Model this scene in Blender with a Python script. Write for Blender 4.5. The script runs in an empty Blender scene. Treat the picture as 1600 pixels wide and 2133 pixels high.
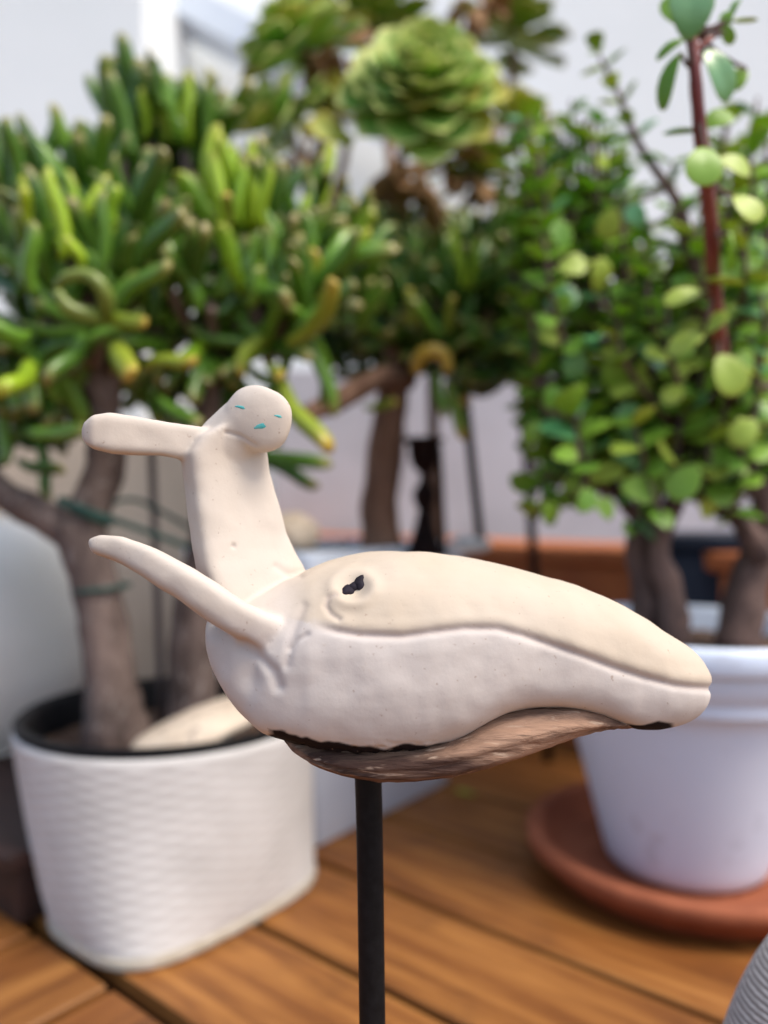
import bpy, bmesh, math, random
import numpy as np
from mathutils import Vector, Matrix, Quaternion, noise
from mathutils.bvhtree import BVHTree
R = math.radians
rnd = random.Random(7)
S = bpy.context.scene
C = S.collection

# ------------------------------------------------------------------ camera, world, sun, exposure
H = 0.47                      # eye height above the deck
F = 1620.0                    # focal length in photo pixels
HORIZON = 1050.0
cam_d = bpy.data.cameras.new('camera'); cam = bpy.data.objects.new('camera', cam_d); C.objects.link(cam)
cam.location = (0, 0, H); cam.rotation_euler = (R(90), 0, 0)
cam_d.sensor_fit = 'VERTICAL'; cam_d.sensor_height = 36; cam_d.lens = 36 * F / 2133
cam_d.shift_y = -(1066.5 - HORIZON) / 2133
cam_d.clip_start = 0.02; cam_d.clip_end = 500
cam_d.dof.use_dof = True; cam_d.dof.focus_distance = 0.374; cam_d.dof.aperture_fstop = 2.7
cam_d.dof.aperture_blades = 0
S.camera = cam

SUN_ELEV, SUN_ROT = 58.0, 120.0      # rotation: compass, 0 = +Y, clockwise
w = bpy.data.worlds.new('World'); S.world = w; w.use_nodes = True
nt = w.node_tree; nt.nodes.clear()
wo = nt.nodes.new('ShaderNodeOutputWorld'); bg = nt.nodes.new('ShaderNodeBackground')
sky = nt.nodes.new('ShaderNodeTexSky'); sky.sky_type = 'NISHITA'; sky.sun_disc = False
sky.sun_elevation = R(SUN_ELEV); sky.sun_rotation = R(SUN_ROT); sky.dust_density = 3.0; sky.air_density = 1.0
bg.inputs['Strength'].default_value = 0.15
nt.links.new(sky.outputs[0], bg.inputs[0]); nt.links.new(bg.outputs[0], wo.inputs[0])
sun_d = bpy.data.lights.new('sun', 'SUN'); sun_d.energy = 1.75; sun_d.angle = R(25); sun_d.color = (1.0, 0.91, 0.79)
sun = bpy.data.objects.new('sun', sun_d); C.objects.link(sun); sun.location = (1, -2, 4)
sd = Vector((math.sin(R(SUN_ROT)) * math.cos(R(SUN_ELEV)), math.cos(R(SUN_ROT)) * math.cos(R(SUN_ELEV)), math.sin(R(SUN_ELEV))))
sun.rotation_euler = sd.to_track_quat('Z', 'Y').to_euler()
S.view_settings.view_transform = 'Standard'; S.view_settings.look = 'None'
S.view_settings.exposure = 0.75; S.view_settings.gamma = 1.0; S.view_settings.use_curve_mapping = False
S.render.engine = 'CYCLES'
S.cycles.max_bounces = 7; S.cycles.diffuse_bounces = 4; S.cycles.glossy_bounces = 2; S.cycles.transmission_bounces = 3
S.cycles.use_denoising = True

def W(px, py, z):
    "point of the place seen at photo pixel (px, py) at distance z"
    return Vector(((px - 800) / F * z, z, H - (py - HORIZON) / F * z))
def PX(n, z): return n / F * z

# ------------------------------------------------------------------ materials
def newmat(name):
    m = bpy.data.materials.new(name); m.use_nodes = True
    return m, m.node_tree, m.node_tree.nodes['Principled BSDF']
def nd(t, kind, **kw):
    n = t.nodes.new(kind)
    for k, v in kw.items(): setattr(n, k, v)
    return n
def rgb(c): return (c[0], c[1], c[2], 1)
def mixc(t, fac, a, b, blend='MIX'):
    n = nd(t, 'ShaderNodeMix', data_type='RGBA', blend_type=blend)
    for sock, v in ((n.inputs[0], fac), (n.inputs[6], a), (n.inputs[7], b)):
        if hasattr(v, 'is_linked'): t.links.new(v, sock)
        elif isinstance(v, (tuple, list)): sock.default_value = rgb(v)
        else: sock.default_value = v
    return n.outputs[2]
def noise_n(t, scale, detail=4, rough=.55, vec=None, dim='3D'):
    n = nd(t, 'ShaderNodeTexNoise'); n.inputs['Scale'].default_value = scale
    n.inputs['Detail'].default_value = detail; n.inputs['Roughness'].default_value = rough
    if vec is not None: t.links.new(vec, n.inputs['Vector'])
    return n.outputs[0]
def ramp(t, fac, stops):
    n = nd(t, 'ShaderNodeValToRGB'); e = n.color_ramp.elements
    while len(e) < len(stops): e.new(.5)
    for i, (p, c) in enumerate(stops):
        e[i].position = p; e[i].color = rgb(c) if isinstance(c, (tuple, list)) else (c, c, c, 1)
    t.links.new(fac, n.inputs[0]); return n.outputs[0]
def coords(t, scale=(1, 1, 1), which='Object'):
    tc = nd(t, 'ShaderNodeTexCoord'); mp = nd(t, 'ShaderNodeMapping'); mp.inputs['Scale'].default_value = scale
    t.links.new(tc.outputs[which], mp.inputs[0]); return mp.outputs[0]
def bump(t, b, h, strength, dist=.001):
    n = nd(t, 'ShaderNodeBump'); n.inputs['Strength'].default_value = strength; n.inputs['Distance'].default_value = dist
    t.links.new(h, n.inputs['Height']); t.links.new(n.outputs[0], b.inputs['Normal'])
def setcol(t, b, c):
    if isinstance(c, (tuple, list)): b.inputs['Base Color'].default_value = rgb(c)
    else: t.links.new(c, b.inputs['Base Color'])

def mottled(name, c1, c2, scale=20, rough=.6, bumpscale=120, bstr=.3, bdist=.001, lo=.35, hi=.65, stretch=(1, 1, 1), spec=.5, c3=None):
    m, t, b = newmat(name); v = coords(t, stretch)
    f = ramp(t, noise_n(t, scale, 6, .6, v), [(lo, 0.0), (hi, 1.0)])
    col = mixc(t, f, c1, c2)
    if c3 is not None:
        f2 = ramp(t, noise_n(t, scale * 4.3, 3, .6, v), [(.6, 0.0), (.7, 1.0)])
        col = mixc(t, f2, col, c3)
    setcol(t, b, col); b.inputs['Roughness'].default_value = rough; b.inputs['Specular IOR Level'].default_value = spec
    bump(t, b, noise_n(t, bumpscale, 5, .6, v), bstr, bdist)
    return m

M = {}
# clay of the whale: warm top light painted in tan, whiter flanks, faint scuffs
m, t, b = newmat('clay'); v = coords(t)
f = ramp(t, noise_n(t, 26, 5, .6, v), [(.3, 0.0), (.7, 1.0)])
base = mixc(t, f, (.575, .525, .485), (.645, .59, .545))
at = nd(t, 'ShaderNodeAttribute', attribute_name='slip')
tan = mixc(t, ramp(t, noise_n(t, 14, 4, .6, v), [(.3, 0.0), (.75, 1.0)]), (.52, .42, .305), (.555, .475, .38))
col = mixc(t, at.outputs['Fac'], base, tan)
dirt = ramp(t, noise_n(t, 60, 8, .75, v), [(.62, 0.0), (.74, .55)])
col = mixc(t, dirt, col, (.50, .40, .31))
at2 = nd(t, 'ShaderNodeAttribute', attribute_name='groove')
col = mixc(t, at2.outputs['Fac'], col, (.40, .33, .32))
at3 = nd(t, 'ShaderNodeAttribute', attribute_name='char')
col = mixc(t, at3.outputs['Fac'], col, (.012, .008, .009))  # shade of the gap above the wood, painted into the clay colour
speck = ramp(t, noise_n(t, 420, 2, .5, v), [(.70, 0.0), (.76, .6)])
col = mixc(t, speck, col, (.36, .26, .20))
setcol(t, b, col); b.inputs['Roughness'].default_value = .82; b.inputs['Specular IOR Level'].default_value = .15
b.inputs['Subsurface Weight'].default_value = 0.0
bump(t, b, noise_n(t, 240, 6, .7, v), .30, .0006); M['clay'] = m
M['driftwood'] = mottled('driftwood', (.06, .026, .016), (.36, .215, .14), 20, .8, 60, .9, .003, .40, .60, (.35, 3.5, 3.5), c3=(.50, .36, .26))
M['char'] = mottled('charred_clay', (.006, .004, .005), (.03, .02, .02), 80, .9, 200, .6, spec=.05)  # black for the painted shade between clay and wood
M['teal'] = mottled('teal_glaze', (.04, .36, .36), (.16, .52, .50), 300, .5)
M['bead'] = mottled('dark_glaze', (.008, .007, .010), (.03, .025, .035), 120, .7, spec=.1)
M['black_steel'] = mottled('black_powder_coat', (.005, .005, .0055), (.010, .010, .011), 200, .55, 400, .3, .0003, spec=.15)
M['iron'] = mottled('rusty_iron', (.006, .004, .004), (.022, .010, .009), 40, .65, 150, .5, spec=.1)
M['black_plastic'] = mottled('black_plastic', (.004, .004, .005), (.010, .010, .011), 50, .5, spec=.1)
M['wall'] = mottled('white_render', (.81, .845, .85), (.85, .88, .885), 3, .9, 180, .5, .002, spec=.2)
M['ceramic_white'] = mottled('blue_white_glazed_clay', (.66, .75, .90), (.71, .79, .93), 5, .45, 60, .12, .001, c3=(.60, .66, .78))
M['planter_white'] = mottled('white_plastic', (.58, .65, .76), (.65, .72, .81), 6, .5, 80, .2)
M['jar'] = mottled('cream_stoneware', (.78, .76, .70), (.84, .82, .77), 6, .5, 60, .2)
M['terracotta'] = mottled('terracotta', (.24, .075, .038), (.36, .12, .06), 14, .8, 160, .4, .001, c3=(.26, .08, .045), spec=.15)
M['trough'] = mottled('terracotta_trough', (.36, .105, .035), (.48, .16, .05), 9, .7, 90, .4)
M['soil'] = mottled('soil', (.035, .018, .012), (.13, .07, .04), 60, .95, 120, 1, .006, c3=(.28, .16, .08))
M['stone'] = mottled('speckled_stone', (.50, .40, .30), (.66, .56, .44), 20, .85, 90, .6, .002, c3=(.28, .22, .18))
M['stone_pale'] = mottled('pale_marble', (.62, .60, .58), (.78, .77, .76), 30, .7, 90, .5)
M['navy'] = mottled('navy_glaze', (.008, .013, .026), (.014, .022, .04), 8, .45, spec=.1)
M['plinth'] = mottled('dark_stained_wood', (.018, .006, .004), (.04, .014, .009), 6, .6, 60, .4, .001, stretch=(1, 8, 8))
M['twine'] = mottled('green_twine', (.015, .06, .05), (.03, .10, .08), 90, .7)
M['cane'] = mottled('grey_cane', (.10, .08, .075), (.17, .13, .12), 30, .7)
M['bark'] = mottled('jade_bark', (.065, .042, .034), (.21, .15, .125), 34, .85, 90, 1, .004, .32, .68, (1, 1, .45), c3=(.33, .28, .25))
M['bark_brown'] = mottled('brown_bark', (.13, .065, .04), (.26, .15, .10), 30, .85, 90, 1, .004, .32, .68, (1, 1, .4))
M['bark_dark'] = mottled('dark_bark', (.045, .025, .022), (.17, .105, .085), 26, .85, 90, 1, .004, .32, .68, (1, 1, .4), c3=(.24, .15, .12))
M['red_stem'] = mottled('red_stem', (.16, .028, .030), (.30, .085, .06), 30, .5, 120, .5, .001, stretch=(1, 1, .3))
M['dry_leaf'] = mottled('dry_leaf', (.20, .095, .035), (.42, .24, .10), 40, .8, 90, .8, .002)
M['gold_weave'] = mottled('seagrass', (.44, .39, .30), (.55, .51, .44), 50, .8, 120, .6)
M['ground'] = mottled('dark_screed', (.02, .014, .01), (.035, .025, .02), 3, .95, 40, .5)
M['basket'] = mottled('painted_weave', (.54, .525, .505), (.63, .615, .595), 14, .75, 160, .4, .001)

# deck timber: grain runs along local X
m, t, b = newmat('deck_timber')
oi = nd(t, 'ShaderNodeObjectInfo'); tc = nd(t, 'ShaderNodeTexCoord'); mp = nd(t, 'ShaderNodeMapping')
mp.inputs['Scale'].default_value = (1.2, 14, 14)
vm = nd(t, 'ShaderNodeVectorMath', operation='ADD'); sc = nd(t, 'ShaderNodeVectorMath', operation='SCALE')
t.links.new(oi.outputs['Random'], sc.inputs['Scale']); sc.inputs[0].default_value = (37, 11, 5)
t.links.new(tc.outputs['Object'], mp.inputs[0]); t.links.new(mp.outputs[0], vm.inputs[0]); t.links.new(sc.outputs[0], vm.inputs[1])
g1 = noise_n(t, 3.2, 6, .65, vm.outputs[0])
g2 = noise_n(t, 0.9, 3, .5, vm.outputs[0])
c = ramp(t, g1, [(.25, (.07, .022, .005)), (.45, (.21, .078, .017)), (.6, (.33, .140, .034)), (.8, (.43, .205, .060))])
c = mixc(t, ramp(t, g2, [(.4, 0.0), (.7, .65)]), c, (.16, .052, .011))
br = nd(t, 'ShaderNodeMapRange'); br.inputs[3].default_value = .78; br.inputs[4].default_value = 1.12
t.links.new(oi.outputs['Random'], br.inputs[0])
c = mixc(t, 1.0, c, br.outputs[0], 'MULTIPLY')
blot = ramp(t, noise_n(t, 9, 5, .6, tc.outputs['Object']), [(.58, 0.0), (.75, .5)])
c = mixc(t, blot, c, (.08, .028, .008))
setcol(t, b, c); b.inputs['Roughness'].default_value = .52; b.inputs['Specular IOR Level'].default_value = .35
bump(t, b, g1, .5, .002); M['deck'] = m

# checked cloth
m, t, b = newmat('checked_cloth'); tc = nd(t, 'ShaderNodeTexCoord')
def wave(direction, scale):
    n = nd(t, 'ShaderNodeTexWave', wave_type='BANDS', bands_direction=direction); n.inputs['Scale'].default_value = scale
    n.inputs['Distortion'].default_value = .6; n.inputs['Detail Scale'].default_value = 3
    t.links.new(tc.outputs['Object'], n.inputs['Vector']); return n.outputs['Fac']
w1 = ramp(t, wave('Z', 95), [(.35, 0.0), (.6, 1.0)]); w2 = ramp(t, wave('X', 95), [(.35, 0.0), (.6, 1.0)])
cc = mixc(t, w1, (.22, .19, .18), (.55, .52, .49)); cc = mixc(t, w2, mixc(t, .35, cc, (.2, .18, .17)), cc)
setcol(t, b, cc); b.inputs['Roughness'].default_value = .95; b.inputs['Sheen Weight'].default_value = .3
bump(t, b, w1, .5, .0008); M['check'] = m
M['cloth'] = mottled('grey_cloth', (.4, .4, .4), (.5, .5, .5), 60, .95, 600, .6, .0006)
M['thread'] = mottled('pale_thread', (.62, .60, .57), (.72, .70, .68), 60, .9)

def leafmat(name, dark, light, tip, rough=.4, transl=.12, tipamt=1.0, spec=.5, noise_c=None):
    m, t, b = newmat(name)
    oi = nd(t, 'ShaderNodeObjectInfo'); v = coords(t)
    r = nd(t, 'ShaderNodeMath', operation='MULTIPLY_ADD'); r.inputs[1].default_value = .75
    t.links.new(oi.outputs['Random'], r.inputs[0])
    nn = nd(t, 'ShaderNodeMath', operation='MULTIPLY'); nn.inputs[1].default_value = .3
    t.links.new(noise_n(t, 3, 3, .5, v), nn.inputs[0]); t.links.new(nn.outputs[0], r.inputs[2])
    oc = nd(t, 'ShaderNodeAttribute', attribute_name='shade'); ad = nd(t, 'ShaderNodeMath', operation='ADD', use_clamp=True)
    t.links.new(r.outputs[0], ad.inputs[0]); t.links.new(oc.outputs['Fac'], ad.inputs[1])
    col = mixc(t, ad.outputs[0], dark, light)
    at = nd(t, 'ShaderNodeAttribute', attribute_name='tip')
    mm = nd(t, 'ShaderNodeMath', operation='MULTIPLY'); mm.inputs[1].default_value = tipamt
    t.links.new(at.outputs['Fac'], mm.inputs[0])
    col = mixc(t, mm.outputs[0], col, tip)
    setcol(t, b, col); b.inputs['Roughness'].default_value = rough; b.inputs['Specular IOR Level'].default_value = spec
    bump(t, b, noise_n(t, 14, 3, .5, v), .25, .001)
    if transl > 0:
        tr = nd(t, 'ShaderNodeBsdfTranslucent'); mx = nd(t, 'ShaderNodeMixShader'); mx.inputs[0].default_value = transl
        br = mixc(t, .5, col, light)
        t.links.new(br, tr.inputs[0]); t.links.new(b.outputs[0], mx.inputs[1]); t.links.new(tr.outputs[0], mx.inputs[2])
        out = [n for n in t.nodes if n.type == 'OUTPUT_MATERIAL'][0]; t.links.new(mx.outputs[0], out.inputs[0])
    return m
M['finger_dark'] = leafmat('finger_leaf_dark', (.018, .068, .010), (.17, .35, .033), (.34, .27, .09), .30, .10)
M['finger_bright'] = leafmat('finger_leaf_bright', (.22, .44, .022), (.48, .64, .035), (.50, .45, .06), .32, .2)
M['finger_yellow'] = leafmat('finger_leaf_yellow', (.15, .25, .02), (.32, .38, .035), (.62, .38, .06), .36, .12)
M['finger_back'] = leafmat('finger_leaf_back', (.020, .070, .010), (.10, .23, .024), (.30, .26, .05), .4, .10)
M['round'] = leafmat('round_leaf', (.15, .36, .045), (.38, .62, .07), (.38, .50, .07), .36, .40, .7)
M['round_y'] = leafmat('round_leaf_yellow', (.34, .50, .06), (.56, .68, .11), (.40, .42, .06), .4, .32, .7)
M['round_b'] = leafmat('round_leaf_blue', (.08, .30, .11), (.18, .42, .14), (.2, .36, .07), .28, .15, .6, .8)
M['round_s'] = leafmat('round_leaf_small', (.12, .28, .04), (.34, .50, .07), (.2, .22, .04), .4, .25, .5)
M['aeon'] = leafmat('rosette_leaf', (.16, .42, .06), (.36, .60, .10), (.78, .76, .26), .5, .25, .95, .35)
M['aeon_y'] = leafmat('rosette_leaf_yellow', (.32, .42, .06), (.52, .56, .10), (.66, .52, .12), .5, .25, .8, .35)
M['aeon_d'] = leafmat('rosette_leaf_deep', (.09, .20, .02), (.22, .33, .035), (.32, .30, .05), .5, .2, .7, .35)

# ------------------------------------------------------------------ object helpers
def setp(o, label=None, cat=None, group=None, kind=None):
    if label: o['label'] = label
    if cat: o['category'] = cat
    if group: o['group'] = group
    if kind: o['kind'] = kind
    return o
def thing(name, loc, label, cat, group=None):
    o = bpy.data.objects.new(name, None); C.objects.link(o); o.location = loc; o.empty_display_size = .05
    return setp(o, label, cat, group)
def meshdata(name, V, Fc, mat, smooth=True, attrs=None):
    me = bpy.data.meshes.new(name); me.from_pydata([tuple(v) for v in V], [], Fc)
    if isinstance(mat, (list, tuple)):
        for x in mat: me.materials.append(x)
    else: me.materials.append(mat)
    if smooth: me.polygons.foreach_set('use_smooth', [True] * len(me.polygons))
    if attrs:
        for k, a in attrs.items():
            at = me.attributes.new(k, 'FLOAT', 'POINT'); at.data.foreach_set('value', np.array(a, dtype=np.float32))
    me.update(); return me
def obj(name, V, Fc, mat, parent=None, smooth=True, attrs=None, origin=None):
    off = parent.location if parent else (Vector(origin) if origin is not None else Vector((0, 0, 0)))
    root = parent
    while root is not None and root.parent is not None:
        root = root.parent; off = off + root.location
    V = [Vector(v) - off for v in V]
    o = bpy.data.objects.new(name, meshdata(name, V, Fc, mat, smooth, attrs)); C.objects.link(o)
    if parent: o.parent = parent
    elif origin is not None: o.location = origin
    return o
def inst(name, me, loc, quat, scale, parent):
    o = bpy.data.objects.new(name, me); C.objects.link(o); o.parent = parent
    o.location = Vector(loc) - parent.location; o.rotation_mode = 'QUATERNION'; o.rotation_quaternion = quat
    o.scale = scale if hasattr(scale, '__len__') else (scale,) * 3
    return o
def loft(rings, cap=True, V=None, Fc=None):
    V = [] if V is None else V; Fc = [] if Fc is None else Fc
    b0 = len(V); n = len(rings[0])
    for r in rings: V.extend(r)
    for i in range(len(rings) - 1):
        for j in range(n):
            a = b0 + i * n + j; c = b0 + i * n + (j + 1) % n
            Fc.append((a, c, c + n, a + n))
    if cap:
        Fc.append(tuple(b0 + j for j in reversed(range(n)))); e = b0 + (len(rings) - 1) * n
        Fc.append(tuple(e + j for j in range(n)))
    return V, Fc
def smoothpath(pts, rad, n=5):
    "Catmull-Rom resample of points and radii"
    P = [Vector(p) for p in pts]; Q = []; Rr = []
    for i in range(len(P) - 1):
        p0 = P[max(i - 1, 0)]; p1 = P[i]; p2 = P[i + 1]; p3 = P[min(i + 2, len(P) - 1)]
        for k in range(n):
            t = k / n
            Q.append(.5 * ((2 * p1) + (p2 - p0) * t + (2 * p0 - 5 * p1 + 4 * p2 - p3) * t * t + (3 * p1 - p0 - 3 * p2 + p3) * t ** 3))
            Rr.append(rad[i] * (1 - t) + rad[i + 1] * t)
    Q.append(P[-1]); Rr.append(rad[-1]); return Q, Rr
def tube(pts, rad, seg=10, lump=0.0, V=None, Fc=None, sm=5, ringy=0.0):
    if not hasattr(rad, '__len__'): rad = [rad] * len(pts)
    Q, Rr = smoothpath(pts, rad, sm); rings = []; up = Vector((.31, .17, .93)).normalized()
    for i, p in enumerate(Q):
        d = (Q[min(i + 1, len(Q) - 1)] - Q[max(i - 1, 0)]).normalized()
        u = d.cross(up)
        if u.length < .1: u = d.cross(Vector((1, 0, 0)))
        u.normalize(); up = u.cross(d).normalized(); ring = []
        for j in range(seg):
            a = 2 * math.pi * j / seg; q = u * math.cos(a) + up * math.sin(a)
            r = Rr[i]
            if lump: r *= 1 + lump * noise.noise((p + q * r) * (0.7 / max(Rr[0], .002))) + ringy * math.sin(i * 1.9)
            ring.append(p + q * r)
        rings.append(ring)
    return loft(rings, True, V, Fc)
def lathe(c, prof, seg=48, V=None, Fc=None, cap=False):
    c = Vector(c)
    rings = [[c + Vector((r * math.cos(2 * math.pi * j / seg), r * math.sin(2 * math.pi * j / seg), z)) for j in range(seg)] for r, z in prof]
    return loft(rings, cap, V, Fc)
def box(V, Fc, c, ex, ey, ez, ax=Vector((1, 0, 0)), ay=Vector((0, 1, 0)), ch=0.002):
    "chamfered box: half extents ex, ey, ez"
    c = Vector(c); az = Vector((0, 0, 1)); rings = []
    for k, (dx, s) in enumerate(((-ex, ch), (-ex + ch, 0), (ex - ch, 0), (ex, ch))):
        prof = [(-ey + ch, -ez), (ey - ch, -ez), (ey, -ez + ch), (ey, ez - ch), (ey - ch, ez), (-ey + ch, ez), (-ey, ez - ch), (-ey, -ez + ch)]
        rings.append([c + ax * dx + ay * (y * (1 - s / ey)) + az * (z * (1 - s / ez)) for y, z in prof])
    return loft(rings, True, V, Fc)
def quatYZ(d, n):
    d = Vector(d).normalized(); n = Vector(n); x = d.cross(n)
    if x.length < 1e-3: x = d.orthogonal()
    x.normalize(); z = x.cross(d)
    return Matrix((x, d, z)).transposed().to_quaternion()
def rv(s=1.0): return Vector((rnd.uniform(-1, 1), rnd.uniform(-1, 1), rnd.uniform(-1, 1))) * s

AX = Vector((-.777, .629, 0)).normalized()     # deck board direction
BX = Vector((.629, .777, 0)).normalized()      # across the boards

# ------------------------------------------------------------------ the setting
V, Fc = [], []
g = [(-60, -60, -.04), (60, -60, -.04), (60, 60, -.04), (-60, 60, -.04)]
setp(obj('ground', g, [(0, 1, 2, 3)], M['ground'], smooth=False), 'dark screed under the timber decking', kind='structure')
deck = thing('deck', (0, 0, 0), 'orange brown timber decking boards with dark gaps', None); deck['kind'] = 'structure'
def plank(b0, b1, a0, a1, ax, ay):
    gap = .0055
    c = ax * ((a0 + a1) / 2) + ay * ((b0 + b1) / 2) + Vector((0, 0, -.011))
    V, Fc = box([], [], (0, 0, 0), (a1 - a0) / 2 - .002, (b1 - b0) / 2 - gap, .011, ch=.0022)
    o = obj('plank', V, Fc, M['deck'], smooth=False); o.parent = deck; o.location = c
    o.rotation_euler = (0, 0, math.atan2(ax.y, ax.x)); return o
edges = [.435, .588, .742, .912, 1.068]
while edges[-1] < 2.6: edges.append(edges[-1] + .156)
for i in range(len(edges) - 1):
    s = -.35 - .5 * rnd.random() if i > 3 else -1.6
    plank(edges[i], edges[i + 1], s, 2.6, AX, BX)
    if s > -1.5: plank(edges[i], edges[i + 1], -2.6, s, AX, BX)
a = -1.28
while a < 2.4:
    plank(a, a + .151, -1.2, .423, BX, AX); a += .151

def wallbox(name, x0, x1, y0, y1, z0, z1, label):
    V, Fc = box([], [], ((x0 + x1) / 2, (y0 + y1) / 2, (z0 + z1) / 2), (x1 - x0) / 2, (y1 - y0) / 2, (z1 - z0) / 2, ch=.006)
    return setp(obj(name, V, Fc, M['wall'], smooth=False), label, 'wall', kind='structure')
wallbox('left_wall', -3.6, -.60, 1.95, 2.5, -.04, 2.3, 'white rendered wall in the left background ending in a vertical corner')
wallbox('back_wall', -.594, 4.0, 2.45, 2.6, -.04, 2.6, 'white rendered wall behind the plants')
M['parapet'] = mottled('grey_render', (.42, .42, .46), (.52, .52, .57), 3, .9, 120, .5, .002, spec=.2)  # grey stands in for shade low on the white wall
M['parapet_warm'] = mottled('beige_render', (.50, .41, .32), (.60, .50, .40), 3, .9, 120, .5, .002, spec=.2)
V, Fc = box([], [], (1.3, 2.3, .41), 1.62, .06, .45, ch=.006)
setp(obj('low_wall', V, Fc, M['parapet'], smooth=False), 'low grey rendered wall behind the trough', 'wall', kind='structure')  # added wall whose grey replaces shade on the white one
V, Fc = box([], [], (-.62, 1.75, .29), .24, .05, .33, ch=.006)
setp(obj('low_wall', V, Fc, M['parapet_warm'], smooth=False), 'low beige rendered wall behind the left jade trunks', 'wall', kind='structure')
# white sloping stair parapet, leaning against the back wall, top left
V, Fc = [], []
p0, p1 = W(255, -30, 2.3), W(640, 175, 2.3)
dv = (p1 - p0).normalized(); nv = Vector((-dv.z, 0, dv.x))
rings = []
for p in (p0 - dv * .5, p1 + dv * .6):
    rings.append([p + Vector((0, y, 0)) + nv * h for y, h in ((-.06, -.02), (.08, -.02), (.08, .07), (-.06, .07))])
loft(rings, True, V, Fc)
setp(obj('handrail', V, Fc, M['planter_white'], smooth=False), 'white sloping handrail on the wall at upper left', 'handrail')

# ------------------------------------------------------------------ leaf meshes
def finger_mesh(bend, mat, k, seg=10):
    ts = [0, .12, .32, .55, .75, .87, .95, .99]; rr = [.28, .36, .43, .50, .50, .46, .38, .24]
    rings = []; tip = []
    def ctr(t): return Vector((bend * t * t, .04 * math.sin(5 * t + k), t * (1 - abs(bend) * .18)))
    for t, r in zip(ts, rr):
        c = ctr(t); tip += [max(0, (t - .80) / .20) ** 1.5 * .8] * seg
        sl = Vector((1, 0, -2 * bend * t)).normalized()
        rings.append([c + sl * (r * math.cos(2 * math.pi * j / seg) * .17) + Vector((0, r * math.sin(2 * math.pi * j / seg) * .145 * (1 - .25 * t), 0))
                      + Vector((0, 0, .03 * math.sin(2 * math.pi * j / seg) * t)) for j in range(seg)])
    for t, s in ((.985, .12), (.978, .03)):
        c = ctr(t); tip += [.9] * seg
        rings.append([c + Vector((s * math.cos(2 * math.pi * j / seg) * .17, s * math.sin(2 * math.pi * j / seg) * .14, 0)) for j in range(seg)])
    V, Fc = loft(rings, True)
    return meshdata('finger_leaf', V, Fc, mat, True, {'tip': tip})
FING = {key: [finger_mesh(bd, M['finger_' + key], k) for k, bd in enumerate((0, .12, .28, -.15, .45))] for key in ('dark', 'bright', 'yellow', 'back')}

def round_mesh(mat, wdt, curl, seg=16):
    V, tip, rings = [], [], []
    for side in (1, -1):
        rs = (.02, .45, .8, .97) if side == 1 else (.97, .8, .45, .02)
        if side == 1: rs = rs + (1.0,)
        for r in rs:
            ring = []
            for j in range(seg):
                a = 2 * math.pi * j / seg; x = math.sin(a) * r; y = -math.cos(a) * r
                wv = wdt * (.80 + .24 * y)                      # broader towards the tip
                yy = .5 + .5 * y; z = side * .075 * (1 - r ** 3) - curl * yy * yy + .10 * abs(x) ** 2
                ring.append(Vector((x * wv * .5, yy, z))); tip.append(max(0, (r - .9) * 10) * .9)
            rings.append(ring)
    V, Fc = loft(rings, True)
    return meshdata('round_leaf', V, Fc, mat, True, {'tip': tip})
RND = {key: [round_mesh(M[key], wd, cu) for wd, cu in ((.95, .05), (.88, .18), (1.0, -.08), (.72, .3))] for key in ('round', 'round_y', 'round_b', 'round_s')}

def spoon_mesh(mat, cup, curl):
    ts = [0, .25, .5, .68, .82, .92, .98]; hw = [.12, .19, .29, .34, .27, .13, .015]; us = [-1, -.8, -.35, 0, .35, .8, 1]
    V, tip = [], []
    for side in (1, -1):
        for t, h in zip(ts, hw):
            for u in us:
                th = .035 * (1 - u * u) * (1 - .5 * t)
                V.append(Vector((u * h, t, side * th + cup * u * u * h + curl * t * t))); tip.append(max(abs(u) ** 4 * 1.0, max(0, (t - .80) / .16)) * (1 if t > .3 else .4))
    Fc = []; n = len(us); L = len(ts) * n
    for i in range(len(ts) - 1):
        for j in range(n - 1):
            a = i * n + j; Fc.append((a, a + 1, a + n + 1, a + n)); Fc.append((L + a, L + a + n, L + a + n + 1, L + a + 1))
        for j in (0, n - 1):
            a = i * n + j; q = (a, a + n, L + a + n, L + a); Fc.append(q if j == 0 else q[::-1])
    for i in (0, len(ts) - 1):
        for j in range(n - 1):
            a = i * n + j; q = (a, L + a, L + a + 1, a + 1); Fc.append(q if i == 0 else q[::-1])
    return meshdata('rosette_leaf', V, Fc, mat, True, {'tip': tip})
SPN = {key: [spoon_mesh(M[key], cu, cr) for cu, cr in ((.35, .12), (.5, .2), (.25, .02))] for key in ('aeon', 'aeon_y', 'aeon_d', 'dry_leaf')}

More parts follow.
